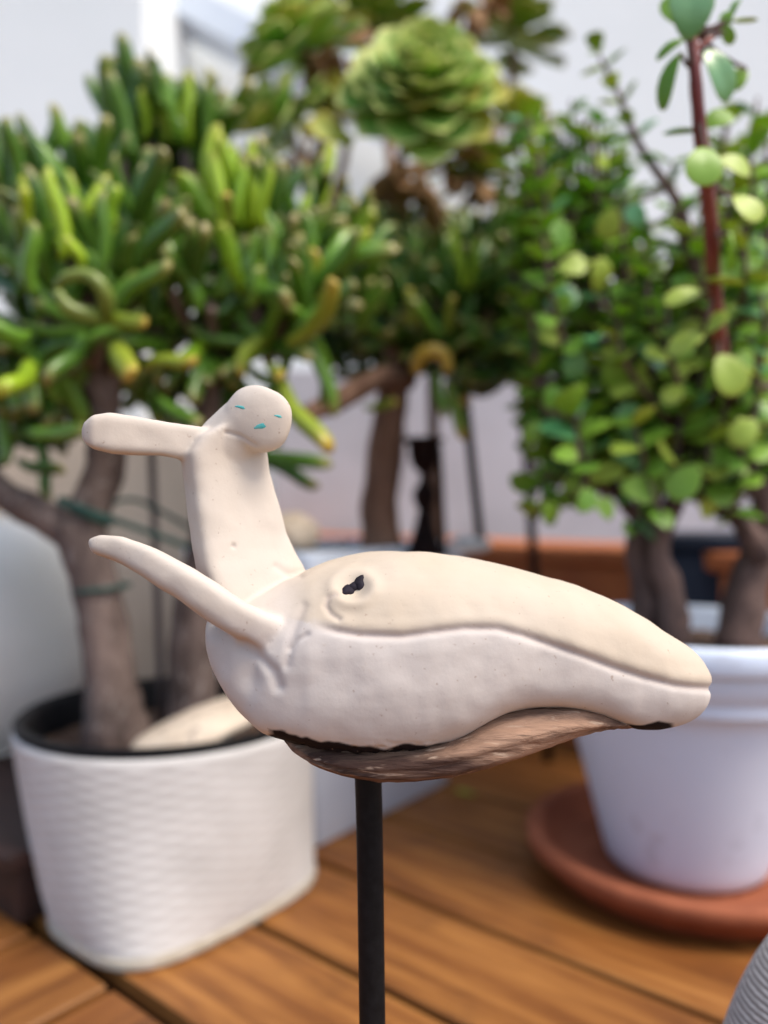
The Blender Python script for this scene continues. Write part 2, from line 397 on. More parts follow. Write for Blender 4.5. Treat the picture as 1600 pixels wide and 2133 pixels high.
# ------------------------------------------------------------------ whale sculpture
YC = .40
wh = thing('whale_sculpture', (-.0055, YC, 0), 'cream clay whale head with a small armed figure on its back, on a black rod', 'sculpture')
V, Fc = [], []
def oval(c, hy, hz, e=2.4, n=36, tilt=0.0, eb=None):
    out = []; e0 = e
    for j in range(n):
        a = 2 * math.pi * j / n; cs, sn = math.cos(a), math.sin(a); e = eb if (eb and sn < 0) else e0
        y = math.copysign(abs(cs) ** (2 / e), cs) * hy; z = math.copysign(abs(sn) ** (2 / e), sn) * hz
        out.append(c + Vector((tilt * z, y, z)))
    return out
st = [(436, 1290, 1320, .006), (446, 1272, 1368, .020), (470, 1255, 1412, .029), (510, 1238, 1465, .037), (560, 1222, 1502, .043), (610, 1203, 1520, .047), (660, 1180, 1530, .050),
      (710, 1163, 1537, .051), (765, 1153, 1541, .052), (820, 1148, 1541, .052), (880, 1149, 1534, .051), (940, 1156, 1516, .049), (1000, 1167, 1486, .046),
      (1060, 1180, 1462, .043), (1120, 1196, 1457, .040), (1180, 1212, 1460, .037), (1240, 1235, 1476, .034), (1300, 1264, 1504, .031), (1350, 1293, 1510, .029), (1400, 1325, 1503, .025), (1435, 1352, 1487, .020), (1455, 1372, 1468, .014), (1467, 1396, 1444, .006)]
rings = []
Sq, Sb = smoothpath([Vector(q_[:3]) for q_ in st], [q_[3] for q_ in st], 5)
for (x, tp, bt), hy in zip(Sq, Sb):
    a, b_ = W(x, tp, YC), W(x, bt, YC)
    c = (a + b_) / 2; hz = (a.z - b_.z) / 2
    rings.append(oval(c, hy, hz, 2.15, 64, eb=2.2 + 1.1 * min(1, max(0, (x - 450) / 120)) * min(1, max(0, (1420 - x) / 200))))
loft(rings, True, V, Fc)
# figure: slab torso turned a little to the right
be = R(40); E1 = Vector((math.cos(be), math.sin(be), 0)); N = Vector((math.sin(be), -math.cos(be), .1)).normalized()
def slab(c, hw, th, e=4.5, n=28, u=None, nn=None):
    u = u or E1; nn = nn or N; out = []
    for j in range(n):
        a = 2 * math.pi * j / n; cs, sn = math.cos(a), math.sin(a)
        out.append(c + u * (math.copysign(abs(cs) ** (2 / e), cs) * hw) - nn * (math.copysign(abs(sn) ** (2 / e), sn) * th))
    return out
rings = []
for y, l, r in ((893, 432, 530), (912, 400, 540), (950, 378, 546), (985, 382, 552), (1020, 388, 560), (1070, 394, 574), (1120, 402, 590), (1170, 412, 612), (1220, 428, 640), (1270, 445, 665), (1320, 465, 670)):
    cl, cr = W(l, y, .385), W(r, y, .405)
    c = (cl + cr) / 2; c.y = .400
    rings.append(slab(c, (cr.x - cl.x) / 2 / math.cos(be) * .93, .0105))
loft(rings, True, V, Fc)
# raised arm, reaching left
rings = []
for x, tp, bt, z in ((500, 905, 975, .400), (440, 893, 975, .396), (395, 886, 962, .392), (340, 877, 952, .387), (280, 867, 948, .382), (230, 862, 945, .378), (195, 867, 938, .376), (176, 880, 925, .375), (168, 896, 910, .374)):
    a, b_ = W(x, tp, z), W(x, bt, z); hz = (a.z - b_.z) / 2
    rings.append(slab((a + b_) / 2, hz, min(.0075, hz * .9), 4.5, u=Vector((0, 0, 1)), nn=Vector((.25, -1, 0)).normalized()))
loft(rings, True, V, Fc)
# neck and head
q, rr = smoothpath([W(455, 935, .400), W(492, 900, .398), W(528, 872, .395)], [.0125, .0115, .012], 4)
tube([W(456, 950, .404), W(487, 907, .402), W(517, 875, .400)], [.0165, .0150, .0140], 20, V=V, Fc=Fc)
sp = lambda v_: math.copysign(abs(v_) ** .72, v_)
hc = W(537, 872, .394); hu = (W(560, 815, .394) - W(510, 925, .394)).normalized(); hs = Vector((hu.z, 0, -hu.x))
rings = []
for k in range(-8, 9):
    s = math.sin(k / 8 * math.pi / 2 * .995); r = math.sqrt(max(0, 1 - s * s))
    wdt = .0178 * r ** .62 * (1 - .06 * s)
    rings.append([hc + hu * (s * .0158) + hs * (wdt * sp(math.cos(2 * math.pi * j / 24))) + Vector((-.3, .95, 0)) * (.0095 * r ** .5 * sp(math.sin(2 * math.pi * j / 24))) for j in range(24)])
loft(rings, True, V, Fc)
# lower arm, sweeping left in front of the torso
rings = []
for x, y, hp, z, th in ((188, 1127, 5, .366, .003), (205, 1132, 20, .366, .0055), (250, 1144, 27, .364, .007), (310, 1171, 32, .362, .009), (375, 1210, 36, .361, .0105), (440, 1250, 38, .361, .012), (500, 1290, 38, .363, .0135), (550, 1318, 42, .368, .015), (600, 1340, 50, .376, .016), (660, 1362, 50, .390, .016)):
    ax = Vector((.78, 0, -.55)).normalized(); u = Vector((.42, 0, .9)).normalized()
    rings.append(slab(W(x, y, z), PX(hp, z), th, 3.4, u=u, nn=Vector((0, -1, .2)).normalized()))
loft(rings, True, V, Fc)
tmp = bpy.data.objects.new('tmp', meshdata('tmp', V, Fc, M['clay'])); C.objects.link(tmp)
bm = bmesh.new(); bm.from_mesh(tmp.data); bmesh.ops.recalc_face_normals(bm, faces=bm.faces); bm.to_mesh(tmp.data); bm.free()
md = tmp.modifiers.new('r', 'REMESH'); md.mode = 'VOXEL'; md.voxel_size = .00105
md2 = tmp.modifiers.new('s', 'SMOOTH'); md2.factor = .5; md2.iterations = 9
dg = bpy.context.evaluated_depsgraph_get(); ev = tmp.evaluated_get(dg); me = bpy.data.meshes.new_from_object(ev)
bpy.data.objects.remove(tmp)
nV = len(me.vertices); co = np.empty(nV * 3); me.vertices.foreach_get('co', co); co = co.reshape(-1, 3)
no = np.empty(nV * 3); me.vertices.foreach_get('normal', no); no = no.reshape(-1, 3)
yn = np.where(co[:, 1] > YC, 2 * YC - co[:, 1], co[:, 1])
U = 800 + F * co[:, 0] / yn; Vv = HORIZON + F * (H - co[:, 2]) / yn
def polyd(pts):
    "distance in px to a polyline and signed side (positive below)"
    best = np.full(nV, 1e9); side = np.zeros(nV); tt = np.zeros(nV)
    for i in range(len(pts) - 1):
        ax_, ay_ = pts[i]; bx, by = pts[i + 1]; dx, dy = bx - ax_, by - ay_; L = dx * dx + dy * dy
        t_ = np.clip(((U - ax_) * dx + (Vv - ay_) * dy) / L, 0, 1)
        d = np.hypot(U - ax_ - t_ * dx, Vv - ay_ - t_ * dy); s = np.sign((Vv - ay_) * dx - (U - ax_) * dy)
        k = d < best; best[k] = d[k]; side[k] = s[k]; tt[k] = (i + t_[k]) / (len(pts) - 1)
    return best, side, tt
mouth = [(655, 1300), (700, 1312), (750, 1320), (837, 1323), (900, 1314), (969, 1306), (1037, 1307), (1094, 1322), (1156, 1344), (1219, 1366), (1281, 1390), (1344, 1410), (1406, 1426), (1440, 1430), (1480, 1432)]
d, s, tt = polyd(mouth)
fade = np.clip(tt / .08, 0, 1)
flank = (np.abs(co[:, 1] - YC) > -1)
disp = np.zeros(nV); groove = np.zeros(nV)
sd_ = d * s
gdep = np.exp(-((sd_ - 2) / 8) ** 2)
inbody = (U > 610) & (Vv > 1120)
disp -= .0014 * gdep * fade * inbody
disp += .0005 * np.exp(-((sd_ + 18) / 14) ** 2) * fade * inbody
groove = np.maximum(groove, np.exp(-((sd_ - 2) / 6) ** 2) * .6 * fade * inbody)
# crease around the eye and behind the cheek
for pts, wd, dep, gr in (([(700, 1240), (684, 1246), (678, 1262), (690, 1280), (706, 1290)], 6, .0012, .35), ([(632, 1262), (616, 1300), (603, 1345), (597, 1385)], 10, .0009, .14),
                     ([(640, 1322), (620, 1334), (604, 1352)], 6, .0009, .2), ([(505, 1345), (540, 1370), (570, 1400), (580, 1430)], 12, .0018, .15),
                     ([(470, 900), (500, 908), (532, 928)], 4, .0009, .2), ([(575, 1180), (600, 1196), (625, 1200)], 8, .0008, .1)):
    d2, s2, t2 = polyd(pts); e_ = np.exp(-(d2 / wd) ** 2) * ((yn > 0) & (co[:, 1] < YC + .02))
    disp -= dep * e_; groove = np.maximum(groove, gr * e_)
# swelling round the eye, the socket itself
de = np.hypot((U - 737) / 1.25, Vv - 1224)
disp += .0016 * np.exp(-((de - 34) / 13) ** 2) * inbody - .0030 * np.exp(-(de / 22) ** 2) * inbody
# hollow on the shoulder below the arm
dh = np.hypot((U - 520) / .8, (Vv - 1400) / 1.7); disp -= .003 * np.exp(-(dh / 28) ** 2) * (co[:, 1] < YC)
# navel
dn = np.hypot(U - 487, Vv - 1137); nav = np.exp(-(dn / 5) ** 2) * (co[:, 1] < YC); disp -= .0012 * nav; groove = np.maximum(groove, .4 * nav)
# hand modelling lumps
lump = np.array([noise.noise(Vector(c_) * 45) * .0011 + noise.noise(Vector(c_) * 120) * .0003 for c_ in co])
disp += lump
# gap shade painted black where the clay ends on the wood
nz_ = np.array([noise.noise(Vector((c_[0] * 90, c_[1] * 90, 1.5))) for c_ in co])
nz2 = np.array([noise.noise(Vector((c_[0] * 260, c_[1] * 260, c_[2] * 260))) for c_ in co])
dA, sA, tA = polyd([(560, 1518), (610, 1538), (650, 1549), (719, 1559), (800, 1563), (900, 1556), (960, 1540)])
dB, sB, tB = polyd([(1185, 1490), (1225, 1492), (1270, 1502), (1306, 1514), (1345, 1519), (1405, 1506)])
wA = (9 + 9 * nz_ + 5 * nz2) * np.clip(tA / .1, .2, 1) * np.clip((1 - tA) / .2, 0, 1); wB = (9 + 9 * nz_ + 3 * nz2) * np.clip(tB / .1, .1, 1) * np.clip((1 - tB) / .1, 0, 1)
gap_shade = np.maximum(np.clip((wA - dA * (sA < 0)) / 4, 0, 1) * (U > 560) * (U < 985), np.clip((wB - dB * (sB < 0)) / 4, 0, 1) * (U > 1195) * (U < 1405)) * (Vv > 1470)
# ragged lower edge
edge = np.clip((Vv - 1540) / 25, 0, 1) * (U < 1040) * (U > 600)
disp += edge * np.array([noise.noise(Vector(c_) * 260) for c_ in co]) * .0016
co2 = co + no * disp[:, None]
me.vertices.foreach_set('co', (co2 - np.array(wh.location)).ravel())
lit_tint = np.clip((-sd_ + 14) / 30, 0, 1); lit_tint = np.where(U < 610, .55, lit_tint)
lit_tint = np.clip(lit_tint * (.75 + .5 * np.clip(no[:, 2], -.5, 1)), 0, 1)
lit_tint = np.where(U < 610, .45, np.clip((-sd_ + 14) / 30, 0, 1) * .9)
blend = np.clip((U - 590) / 60, 0, 1); base_s = np.clip((-sd_ + 14) / 30, 0, 1) * .9
lit_tint = base_s * blend + .45 * (1 - blend) * np.clip((1330 - Vv) / 60, 0, 1)  # warm light from above, put into the colour of the upper clay
for k, a_ in (('slip', lit_tint), ('groove', groove), ('char', gap_shade)):
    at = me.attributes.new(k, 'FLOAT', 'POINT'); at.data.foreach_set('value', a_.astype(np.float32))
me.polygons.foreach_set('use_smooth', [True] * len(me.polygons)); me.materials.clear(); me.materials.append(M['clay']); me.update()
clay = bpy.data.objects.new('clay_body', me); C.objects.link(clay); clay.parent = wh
bvh = BVHTree.FromPolygons([Vector(c_) for c_ in co2], [tuple(p.vertices) for p in me.polygons])
camp = Vector((0, 0, H))
def surf(px, py):
    dd = (W(px, py, 1) - camp).normalized(); hit = bvh.ray_cast(camp, dd)
    return hit[0], hit[1]
# eye hole: near-black lobes in the socket stand in for its shade
def blob(c, n, r1, r2, depth, ang=0, seg=18, j=.15):
    n = n.normalized(); u = n.cross(Vector((0, 0, 1))).normalized(); v_ = n.cross(u)
    u, v_ = u * math.cos(ang) + v_ * math.sin(ang), v_ * math.cos(ang) - u * math.sin(ang)
    rings = []
    for k in range(6):
        f = math.cos(k / 5 * math.pi / 2) if k < 5 else .03; h = math.sin(k / 5 * math.pi / 2) * depth
        rings.append([c + n * h + (u * math.cos(2 * math.pi * i / seg) * r1 + v_ * math.sin(2 * math.pi * i / seg) * r2) * f * (1 + j * math.sin(3 * 2 * math.pi * i / seg + 1) + j * .6 * math.sin(5 * 2 * math.pi * i / seg)) for i in range(seg)])
    return loft(rings, True)
for (px, py, r1, r2, ang) in ((725, 1230, .0042, .0032, .5), (736, 1223, .0040, .0026, .5), (748, 1215, .0034, .0042, .2)):
    p, n_ = surf(px, py); V, Fc = blob(p - n_ * .0010, n_, r1, r2, .0028, ang); o = obj('eye', V, Fc, M['bead'], wh)
for (px, py, r1, r2, ang, nm) in ((501, 848, .0029, .0009, .25, 'painted_eye'), (580, 867, .0022, .0008, .25, 'painted_eye'), (543, 888, .0032, .0016, -.2, 'painted_mouth')):
    p, n_ = surf(px, py)
    if p is None: p, n_ = W(px, py, .38), Vector((0, -1, 0))
    V, Fc = blob(p - n_ * .0003, n_, r1, r2, .0005, -ang, 16, .14); obj(nm, V, Fc, M['teal'], wh)
# driftwood belly
rings = []
for x, tp, bt, hy in ((585, 1500, 1520, .010), (620, 1500, 1548, .026), (660, 1500, 1570, .034), (720, 1500, 1587, .040), (790, 1500, 1596, .0425), (860, 1495, 1596, .043), (930, 1480, 1589, .0435), (1000, 1450, 1577, .042), (1060, 1435, 1561, .040), (1120, 1430, 1542, .036), (1180, 1435, 1519, .031), (1225, 1450, 1507, .027), (1265, 1465, 1505, .022), (1310, 1480, 1507, .016), (1350, 1485, 1503, .008)):
    a, b_ = W(x, tp, YC), W(x, bt, YC); n = 44; c = (a + b_) / 2; hz = (a.z - b_.z) / 2; ring = []
    for j in range(n):
        an = 2 * math.pi * j / n; q_ = Vector((0, math.cos(an) * hy, math.sin(an) * hz)); pp = c + q_
        k = 1 + .075 * noise.noise(Vector((pp.x * 14, an * 4.5, 0))) + .06 * noise.noise(Vector((pp.x * 25, an * 13, 3)))
        ring.append(c + q_ * k)
    rings.append(ring)
rr = []
for i in range(len(rings) - 1):
    for k in range(4):
        f = k / 4; rr.append([a_.lerp(b_, f) + Vector((0, 0, .0007 * noise.noise(a_.lerp(b_, f) * 300))) for a_, b_ in zip(rings[i], rings[i + 1])])
rr.append(rings[-1]); V, Fc = loft(rr, True); obj('driftwood_belly', V, Fc, M['driftwood'], wh)
# rod and base plate
V, Fc = tube([W(766, 1590, YC), W(772, 1860, YC), Vector((-.0035, YC, .006))], [.0070, .0068, .0066], 28); obj('rod', V, Fc, M['black_steel'], wh)
V, Fc = lathe((-.0035, YC, 0), [(.001, .0), (.068, .0), (.070, .002), (.070, .006), (.068, .008), (.001, .008)], 48, cap=True); obj('base_plate', V, Fc, M['black_steel'], wh)

# ------------------------------------------------------------------ right pot, saucer
pc = Vector((.387, 1.0, 0))
sau = thing('plant_saucer', pc, 'round terracotta saucer under the smooth white pot', 'saucer')
V, Fc = lathe(pc, [(.001, .001), (.165, .001), (.172, .004), (.193, .030), (.200, .033), (.201, .046), (.198, .049), (.183, .049), (.180, .046), (.168, .016), (.160, .013), (.001, .013)], 96, cap=True)
obj('dish', V, Fc, M['terracotta'], sau)
pot = thing('flower_pot', pc + Vector((0, 0, .0135)), 'smooth bluish white tapered flower pot standing in terracotta saucer', 'flower pot')
V, Fc = lathe(pc, [(.02, .0145), (.092, .0145), (.098, .020), (.101, .03), (.127, .13), (.150, .215), (.160, .249), (.170, .2525), (.176, .256), (.181, .283), (.181, .2845), (.190, .287), (.193, .291), (.193, .312), (.190, .317), (.184, .318), (.180, .314), (.172, .24)], 96)
obj('pot_wall', V, Fc, M['ceramic_white'], pot)
V, Fc = lathe(pc, [(.178, .284), (.15, .284), (.10, .290), (.05, .288), (.002, .286)], 48)
V = [v_ + Vector((0, 0, .003 * noise.noise(v_ * 60))) for v_ in V]
o = obj('soil', V, Fc, M['soil'], pot)
p_ = Vector((.36, .908, .06)); V, Fc = blob(p_, Vector((-.1, -1, 0)), .0045, .003, .002); obj('drain_hole', V, Fc, M['soil'], pot)

# ------------------------------------------------------------------ basket with black inner pot
bc = Vector((-.266, .966, 0)); b2 = Vector((-.232, .930, 0)); RB = .178; HB = .208
bas = thing('woven_basket', bc, 'large off white woven basket with square foot, left of the black rod', 'basket')
def bring(z, t_, grow=0.0, seg=240, weave=True):
    out = []; k = min(1, max(0, t_)) ** .75; c = b2.lerp(bc, k)
    for j in range(seg):
        a_ = 2 * math.pi * j / seg; dvec = Vector((math.cos(a_), math.sin(a_), 0))
        pa, pb = dvec.dot(AX), dvec.dot(BX); e = 3.4
        rs = 1 / ((abs(pa) / .108) ** e + (abs(pb) / .150) ** e) ** (1 / e)
        r = rs * (1 - k) + (RB) * k * (1 - .0 * t_) + grow
        if weave: r += .0005 * math.sin(j * math.pi / 6 + (math.pi if int(round(z / .0065)) % 2 else 0)) * abs(math.sin(z / .0065 * math.pi + math.pi / 2))
        out.append(c + dvec * r + Vector((0, 0, z)))
    return out
rings = []; nz = 96
for i in range(nz + 1):
    t_ = i / nz; z = .016 + (HB - .02) * t_; rings.append(bring(z, t_))
rings += [bring(HB + .001, 1, -.002, weave=False), bring(HB + .003, 1, -.006, weave=False), bring(HB, 1, -.010, weave=False), bring(.15, .8, -.012, weave=False), bring(.03, .1, -.012, weave=False)]
V, Fc = loft(rings, False); obj('basket_wall', V, Fc, M['basket'], bas)
rings = [bring(.001, 0, -.004, weave=False), bring(.002, 0, .0), bring(.005, 0, .001), bring(.012, 0, .001), bring(.016, 0, -.001)]
V, Fc = loft(rings, True); obj('basket_foot', V, Fc, M['gold_weave'], bas)
npot = thing('nursery_pot', bc + Vector((0, 0, .02)), 'black plastic plant pot sitting inside the white woven basket', 'plant pot')
V, Fc = lathe(bc + Vector((0, 0, 0)), [(.11, .03), (.155, .17), (.163, .207), (.1755, .210), (.177, .216), (.174, .219), (.166, .219), (.160, .210), (.150, .165)], 72)
obj('pot_wall', V, Fc, M['black_plastic'], npot)
V, Fc = lathe(bc, [(.153, .178), (.12, .180), (.08, .184), (.03, .186), (.002, .186)], 48)
V = [v_ + Vector((0, 0, .004 * noise.noise(v_ * 50))) for v_ in V]; obj('soil', V, Fc, M['soil'], npot)
def stone(name, c, rx, ry, rz, mat, label, rot=0, lean=0, seed=0):
    me_v, fc = [], []
    bm = bmesh.new(); bmesh.ops.create_icosphere(bm, subdivisions=4, radius=1)
    bm.verts.ensure_lookup_table()
    mt = Matrix.Rotation(rot, 4, 'Z') @ Matrix.Rotation(lean, 4, 'Y')
    for v_ in bm.verts:
        k = 1 + .16 * noise.noise(v_.co * 1.3 + Vector((seed, 0, 0))) + .05 * noise.noise(v_.co * 4 + Vector((seed, 0, 0)))
        p_ = Vector((v_.co.x * rx * k, v_.co.y * ry * k, v_.co.z * rz * k)); me_v.append(Vector(c) + mt @ p_)
    fc = [tuple(v_.index for v_ in f.verts) for f in bm.faces]; bm.free()
    return setp(obj(name, me_v, fc, mat, origin=c), label, 'stone')
stone('stone', W(412, 1512, .87) + Vector((0, 0, -.004)), .080, .045, .020, M['stone'], 'long flat speckled stone leaning on the rim inside the black plant pot', .55, -.27, 1)

# dark plinth and cream jar, left
V, Fc = [], []
p0 = Vector((-.385, .872, 0)); c = p0 + AX * .5 + BX * .26 + Vector((0, 0, .045))
pl = thing('plinth', (c.x, c.y, 0), 'low dark stained wooden plinth in shadow left of the woven basket', 'plinth')
for k in range(4):
    cc = p0 + AX * .5 + BX * (.035 + .155 * k) + Vector((0, 0, .078)); V, Fc = box([], [], cc, .5, .074, .009, AX, BX, .002); 
    if k == 0: cc0 = cc
    obj('board', V, Fc, M['plinth'], pl, False)
V, Fc = box([], [], c - Vector((0, 0, .0105)) - BX * .0, .49, .28, .034, AX, BX, .003); obj('frame', V, Fc, M['plinth'], pl, False)
jc = Vector((-.665, 1.27, .087))
jar = thing('rounded_jar', jc, 'large cream egg shaped jar at the left edge on the dark plinth', 'jar')
prof = []
for k in range(25):
    t_ = k / 24; z = .36 * t_; r = .085 + .115 * math.sin(min(1, t_ * 1.18) * math.pi * .62) if t_ < .5 else 0
    prof.append((r, z))
prof = [(.02, 0), (.110, 0), (.120, .006), (.150, .05), (.172, .11), (.180, .17), (.176, .22), (.162, .27), (.138, .31), (.105, .338), (.065, .355), (.060, .362), (.052, .364), (.046, .358), (.045, .33)]
Q, _ = smoothpath([Vector((r, 0, z)) for r, z in prof], [1] * len(prof), 3)
V, Fc = lathe(jc, [(q_.x, q_.z) for q_ in Q], 72); obj('jar_body', V, Fc, M['jar'], jar)

# ------------------------------------------------------------------ white square planter in the middle
n0 = Vector((-.098, 1.03, 0))
mp_ = thing('square_planter', n0 + AX * .13 + BX * .18, 'tall white square planter behind the whale, partly hidden by it', 'planter')
pcn = n0 + AX * .135 + BX * .185
def sq(ha, hb, z, rc=.02, seg=8):
    out = []
    for sx, sy, a0 in ((1, 1, 0), (-1, 1, 90), (-1, -1, 180), (1, -1, 270)):
        for k in range(seg):
            a_ = R(a0 + 90 * k / (seg - 1)); out.append(pcn + AX * (sx * (ha - rc) + rc * math.cos(a_)) + BX * (sy * (hb - rc) + rc * math.sin(a_)) + Vector((0, 0, z)))
    return out
rings = [sq(.118, .165, .001), sq(.122, .169, .006), sq(.130, .180, .36), sq(.131, .181, .372), sq(.140, .190, .374), sq(.141, .191, .378), sq(.142, .192, .402), sq(.139, .189, .406), sq(.130, .180, .406), sq(.128, .178, .402), sq(.124, .172, .34)]
V, Fc = loft(rings, False); obj('planter_wall', V, Fc, M['planter_white'], mp_)
V, Fc = loft([sq(.127, .177, .388), sq(.08, .12, .394), sq(.02, .03, .397, .005)], True); obj('soil', V, Fc, M['soil'], mp_)
stone('stone', W(612, 1112, 1.10), .036, .030, .030, M['stone'], 'beige rounded stone in the white planter beside the figure', .3, .1, 4)
stone('stone', W(975, 1136, 1.18), .034, .025, .014, M['stone_pale'], 'pale flat stone on the white planter above the whale back', .2, .0, 9)

# iron candlestick, in silhouette behind the whale
cs = W(884, 1140, 1.2); cs.z = .39
can = thing('candlestick', cs, 'dark rusty iron candlestick standing among the plants behind the whale', 'candlestick')
V, Fc = lathe(cs, [(.002, .0), (.036, .0), (.036, .006), (.026, .014), (.019, .03), (.014, .05), (.010, .068)], 28, cap=True); obj('foot', V, Fc, M['iron'], can)
V, Fc = lathe(cs, [(.009, .066), (.010, .072), (.016, .083), (.018, .094), (.015, .104), (.008, .112), (.0065, .122), (.007, .128)], 28); obj('knop', V, Fc, M['iron'], can)
V, Fc = lathe(cs, [(.006, .127), (.016, .134), (.022, .146), (.024, .160), (.025, .172), (.032, .179), (.031, .182), (.022, .181), (.020, .16), (.012, .14)], 28); obj('cup', V, Fc, M['iron'], can)
def stake(p, q_, r, label, mat='iron'):
    V, Fc = tube([p, (p + q_) / 2, q_], [r, r, r], 12, sm=2); return setp(obj('plant_stake', V, Fc, M[mat], origin=q_), label, 'stake')
p, q_ = W(968, 820, 1.24), W(1003, 1150, 1.24); stake(p, q_, .0075, 'black iron stake right of the candlestick')
p, q_ = W(915, 930, 1.22), W(925, 1150, 1.22); stake(p, q_, .0045, 'thin black stake close beside the candlestick')
q_ = Vector((.300, 1.42, 0)); p = W(1088, 830, 1.42); stake(p, q_, .0085, 'black iron stake in front of the brown trough')
p, q_ = W(314, 900, 1.03), W(338, 1500, 1.03); q_.z = .18; stake(p, q_, .0052, 'thin grey brown cane in the basket beside the trunk', 'cane')

# terracotta trough and navy pot behind
tp = Vector((.218, 1.6, 0)); V, Fc = [], []
tr = thing('trough', tp, 'long brown terracotta trough by the wall behind the plants', 'trough')
V, Fc = box([], [], tp - AX * .02 + BX * .12 + Vector((0, 0, .178)), .85, .105, .177, AX, BX, .008); obj('trough_body', V, Fc, M['trough'], tr, False)
V, Fc = box([], [], tp - AX * .02 + BX * .12 + Vector((0, 0, .372)), .87, .122, .017, AX, BX, .006); obj('rim', V, Fc, M['trough'], tr, False)
nc = W(1500, 1180, 1.42); nc.z = 0
nv_ = thing('navy_planter', nc, 'dark navy square planter behind the right hand trunks', 'planter')
V, Fc = box([], [], nc + Vector((0, 0, .195)), .13, .09, .194, ch=.008); obj('planter_wall', V, Fc, M['navy'], nv_, False)
V, Fc = box([], [], nc + Vector((0, 0, .404)), .138, .098, .014, ch=.005); obj('rim', V, Fc, M['navy'], nv_, False)

def joined_leaves(lst, meshes, name, parent, mats):
    Vs, Fs, tips, mi, shd = [], [], [], [], []; off = 0; cache = {}
    for (p_, q_, L, key) in lst:
        me_ = meshes[key][0]
        if key not in cache:
            a_ = np.empty(len(me_.vertices) * 3); me_.vertices.foreach_get('co', a_)
            tpv = np.empty(len(me_.vertices)); me_.attributes['tip'].data.foreach_get('value', tpv)
            cache[key] = (a_.reshape(-1, 3), tpv, [tuple(f.vertices) for f in me_.polygons])
        a_, tpv, fs = cache[key]; mat3 = np.array(q_.to_matrix())
        Vs.append((a_ * (np.array(L) if hasattr(L, '__len__') else L)) @ mat3.T + np.array(p_)); tips.append(tpv); shd.append(np.full(len(tpv), rnd.uniform(-.45, .5))); Fs += [tuple(i + off for i in f) for f in fs]; mi += [mats.index(key)] * len(fs); off += len(a_)
    Vs = np.concatenate(Vs)
    o = obj(name, [Vector(v_) for v_ in Vs], Fs, [M[k] if k in M else M['finger_' + k] for k in mats], parent, True, {'tip': np.concatenate(tips), 'shade': np.concatenate(shd)})
    o.data.polygons.foreach_set('material_index', mi); o['kind'] = 'stuff'; return o

# ------------------------------------------------------------------ left finger jade
lj = thing('finger_jade_plant', bc + Vector((-.02, -.01, .185)), 'finger leaved jade tree with thick grey trunk in the woven basket', 'plant')
def limb(name, pts, rad, mat, parent, lump=.22, seg=16, ringy=.03):
    V, Fc = tube(pts, rad, seg, lump, ringy=ringy); return obj(name, V, Fc, M[mat], parent)
P = W
t1 = [P(246, 1575, .93), P(236, 1500, .93), P(228, 1400, .93), P(215, 1280, .94), P(185, 1170, .95), P(160, 1095, .96)]
limb('trunk', t1, [.040, .034, .030, .029, .031, .030], 'bark', lj, .18)
limb('branch', [P(165, 1115, .96), P(90, 1075, .96), P(10, 1030, .96), P(-60, 960, .96)], [.026, .021, .019, .016], 'bark', lj)
limb('branch', [P(165, 1115, .96), P(200, 1040, .97), P(222, 950, .98), P(215, 850, .98), P(190, 740, .98)], [.028, .025, .024, .020, .016], 'bark', lj)
t2 = [P(400, 1500, 1.0), P(398, 1400, 1.0), P(405, 1280, 1.0), P(430, 1120, 1.0), P(440, 950, 1.0), P(430, 800, 1.0), P(450, 700, 1.0)]
limb('trunk', t2, [.034, .030, .028, .024, .022, .019, .014], 'bark', lj, .18)
hubs = [P(215, 850, .98), P(190, 740, .98), P(430, 800, 1.0), P(450, 700, 1.0), P(-60, 960, .96), P(260, 700, 1.0), P(560, 720, 1.0)]
limb('branch', [hubs[0], P(240, 770, .99), hubs[5]], [.02, .017, .013], 'bark', lj)
limb('branch', [hubs[3], P(510, 700, 1.0), hubs[6]], [.014, .013, .011], 'bark', lj)
cl = [(10, 430, .98, 0), (70, 420, 1.02, 0), (60, 600, .93, 0), (130, 520, .90, 1), (120, 640, .90, 0), (190, 430, 1.0, 0), (255, 320, 1.05, 0), (320, 290, 1.06, 2), (385, 320, 1.05, 0), (430, 340, 1.08, 0),
      (300, 500, .92, 0), (350, 600, .92, 0), (460, 480, .95, 1), (540, 470, .95, 1), (520, 600, .93, 2), (600, 560, .95, 0), (650, 600, .93, 0), (440, 640, .92, 0), (240, 600, .92, 0), (80, 740, .92, 0),
      (20, 720, .95, 0), (210, 700, .90, 0), (330, 680, .95, 0), (590, 660, .92, 0), (640, 690, .92, 2), (560, 720, .95, 0), (440, 720, .98, 0), (690, 560, 1.02, 0), (640, 500, 1.04, 0), (200, 560, .98, 0)]
def finger(p, d, L, key, parent, wf=1.0, k=None, name='leaf'):
    d = Vector(d).normalized(); q = Vector((0, 0, 1)).rotation_difference(d) @ Quaternion((0, 0, 1), rnd.uniform(0, 6.28))
    me = FING[key][k if k is not None else rnd.randrange(4)]
    wd = PX(38, .95) * wf / .165
    return inst(name, me, p, q, (wd, wd, L), parent)
count = 0
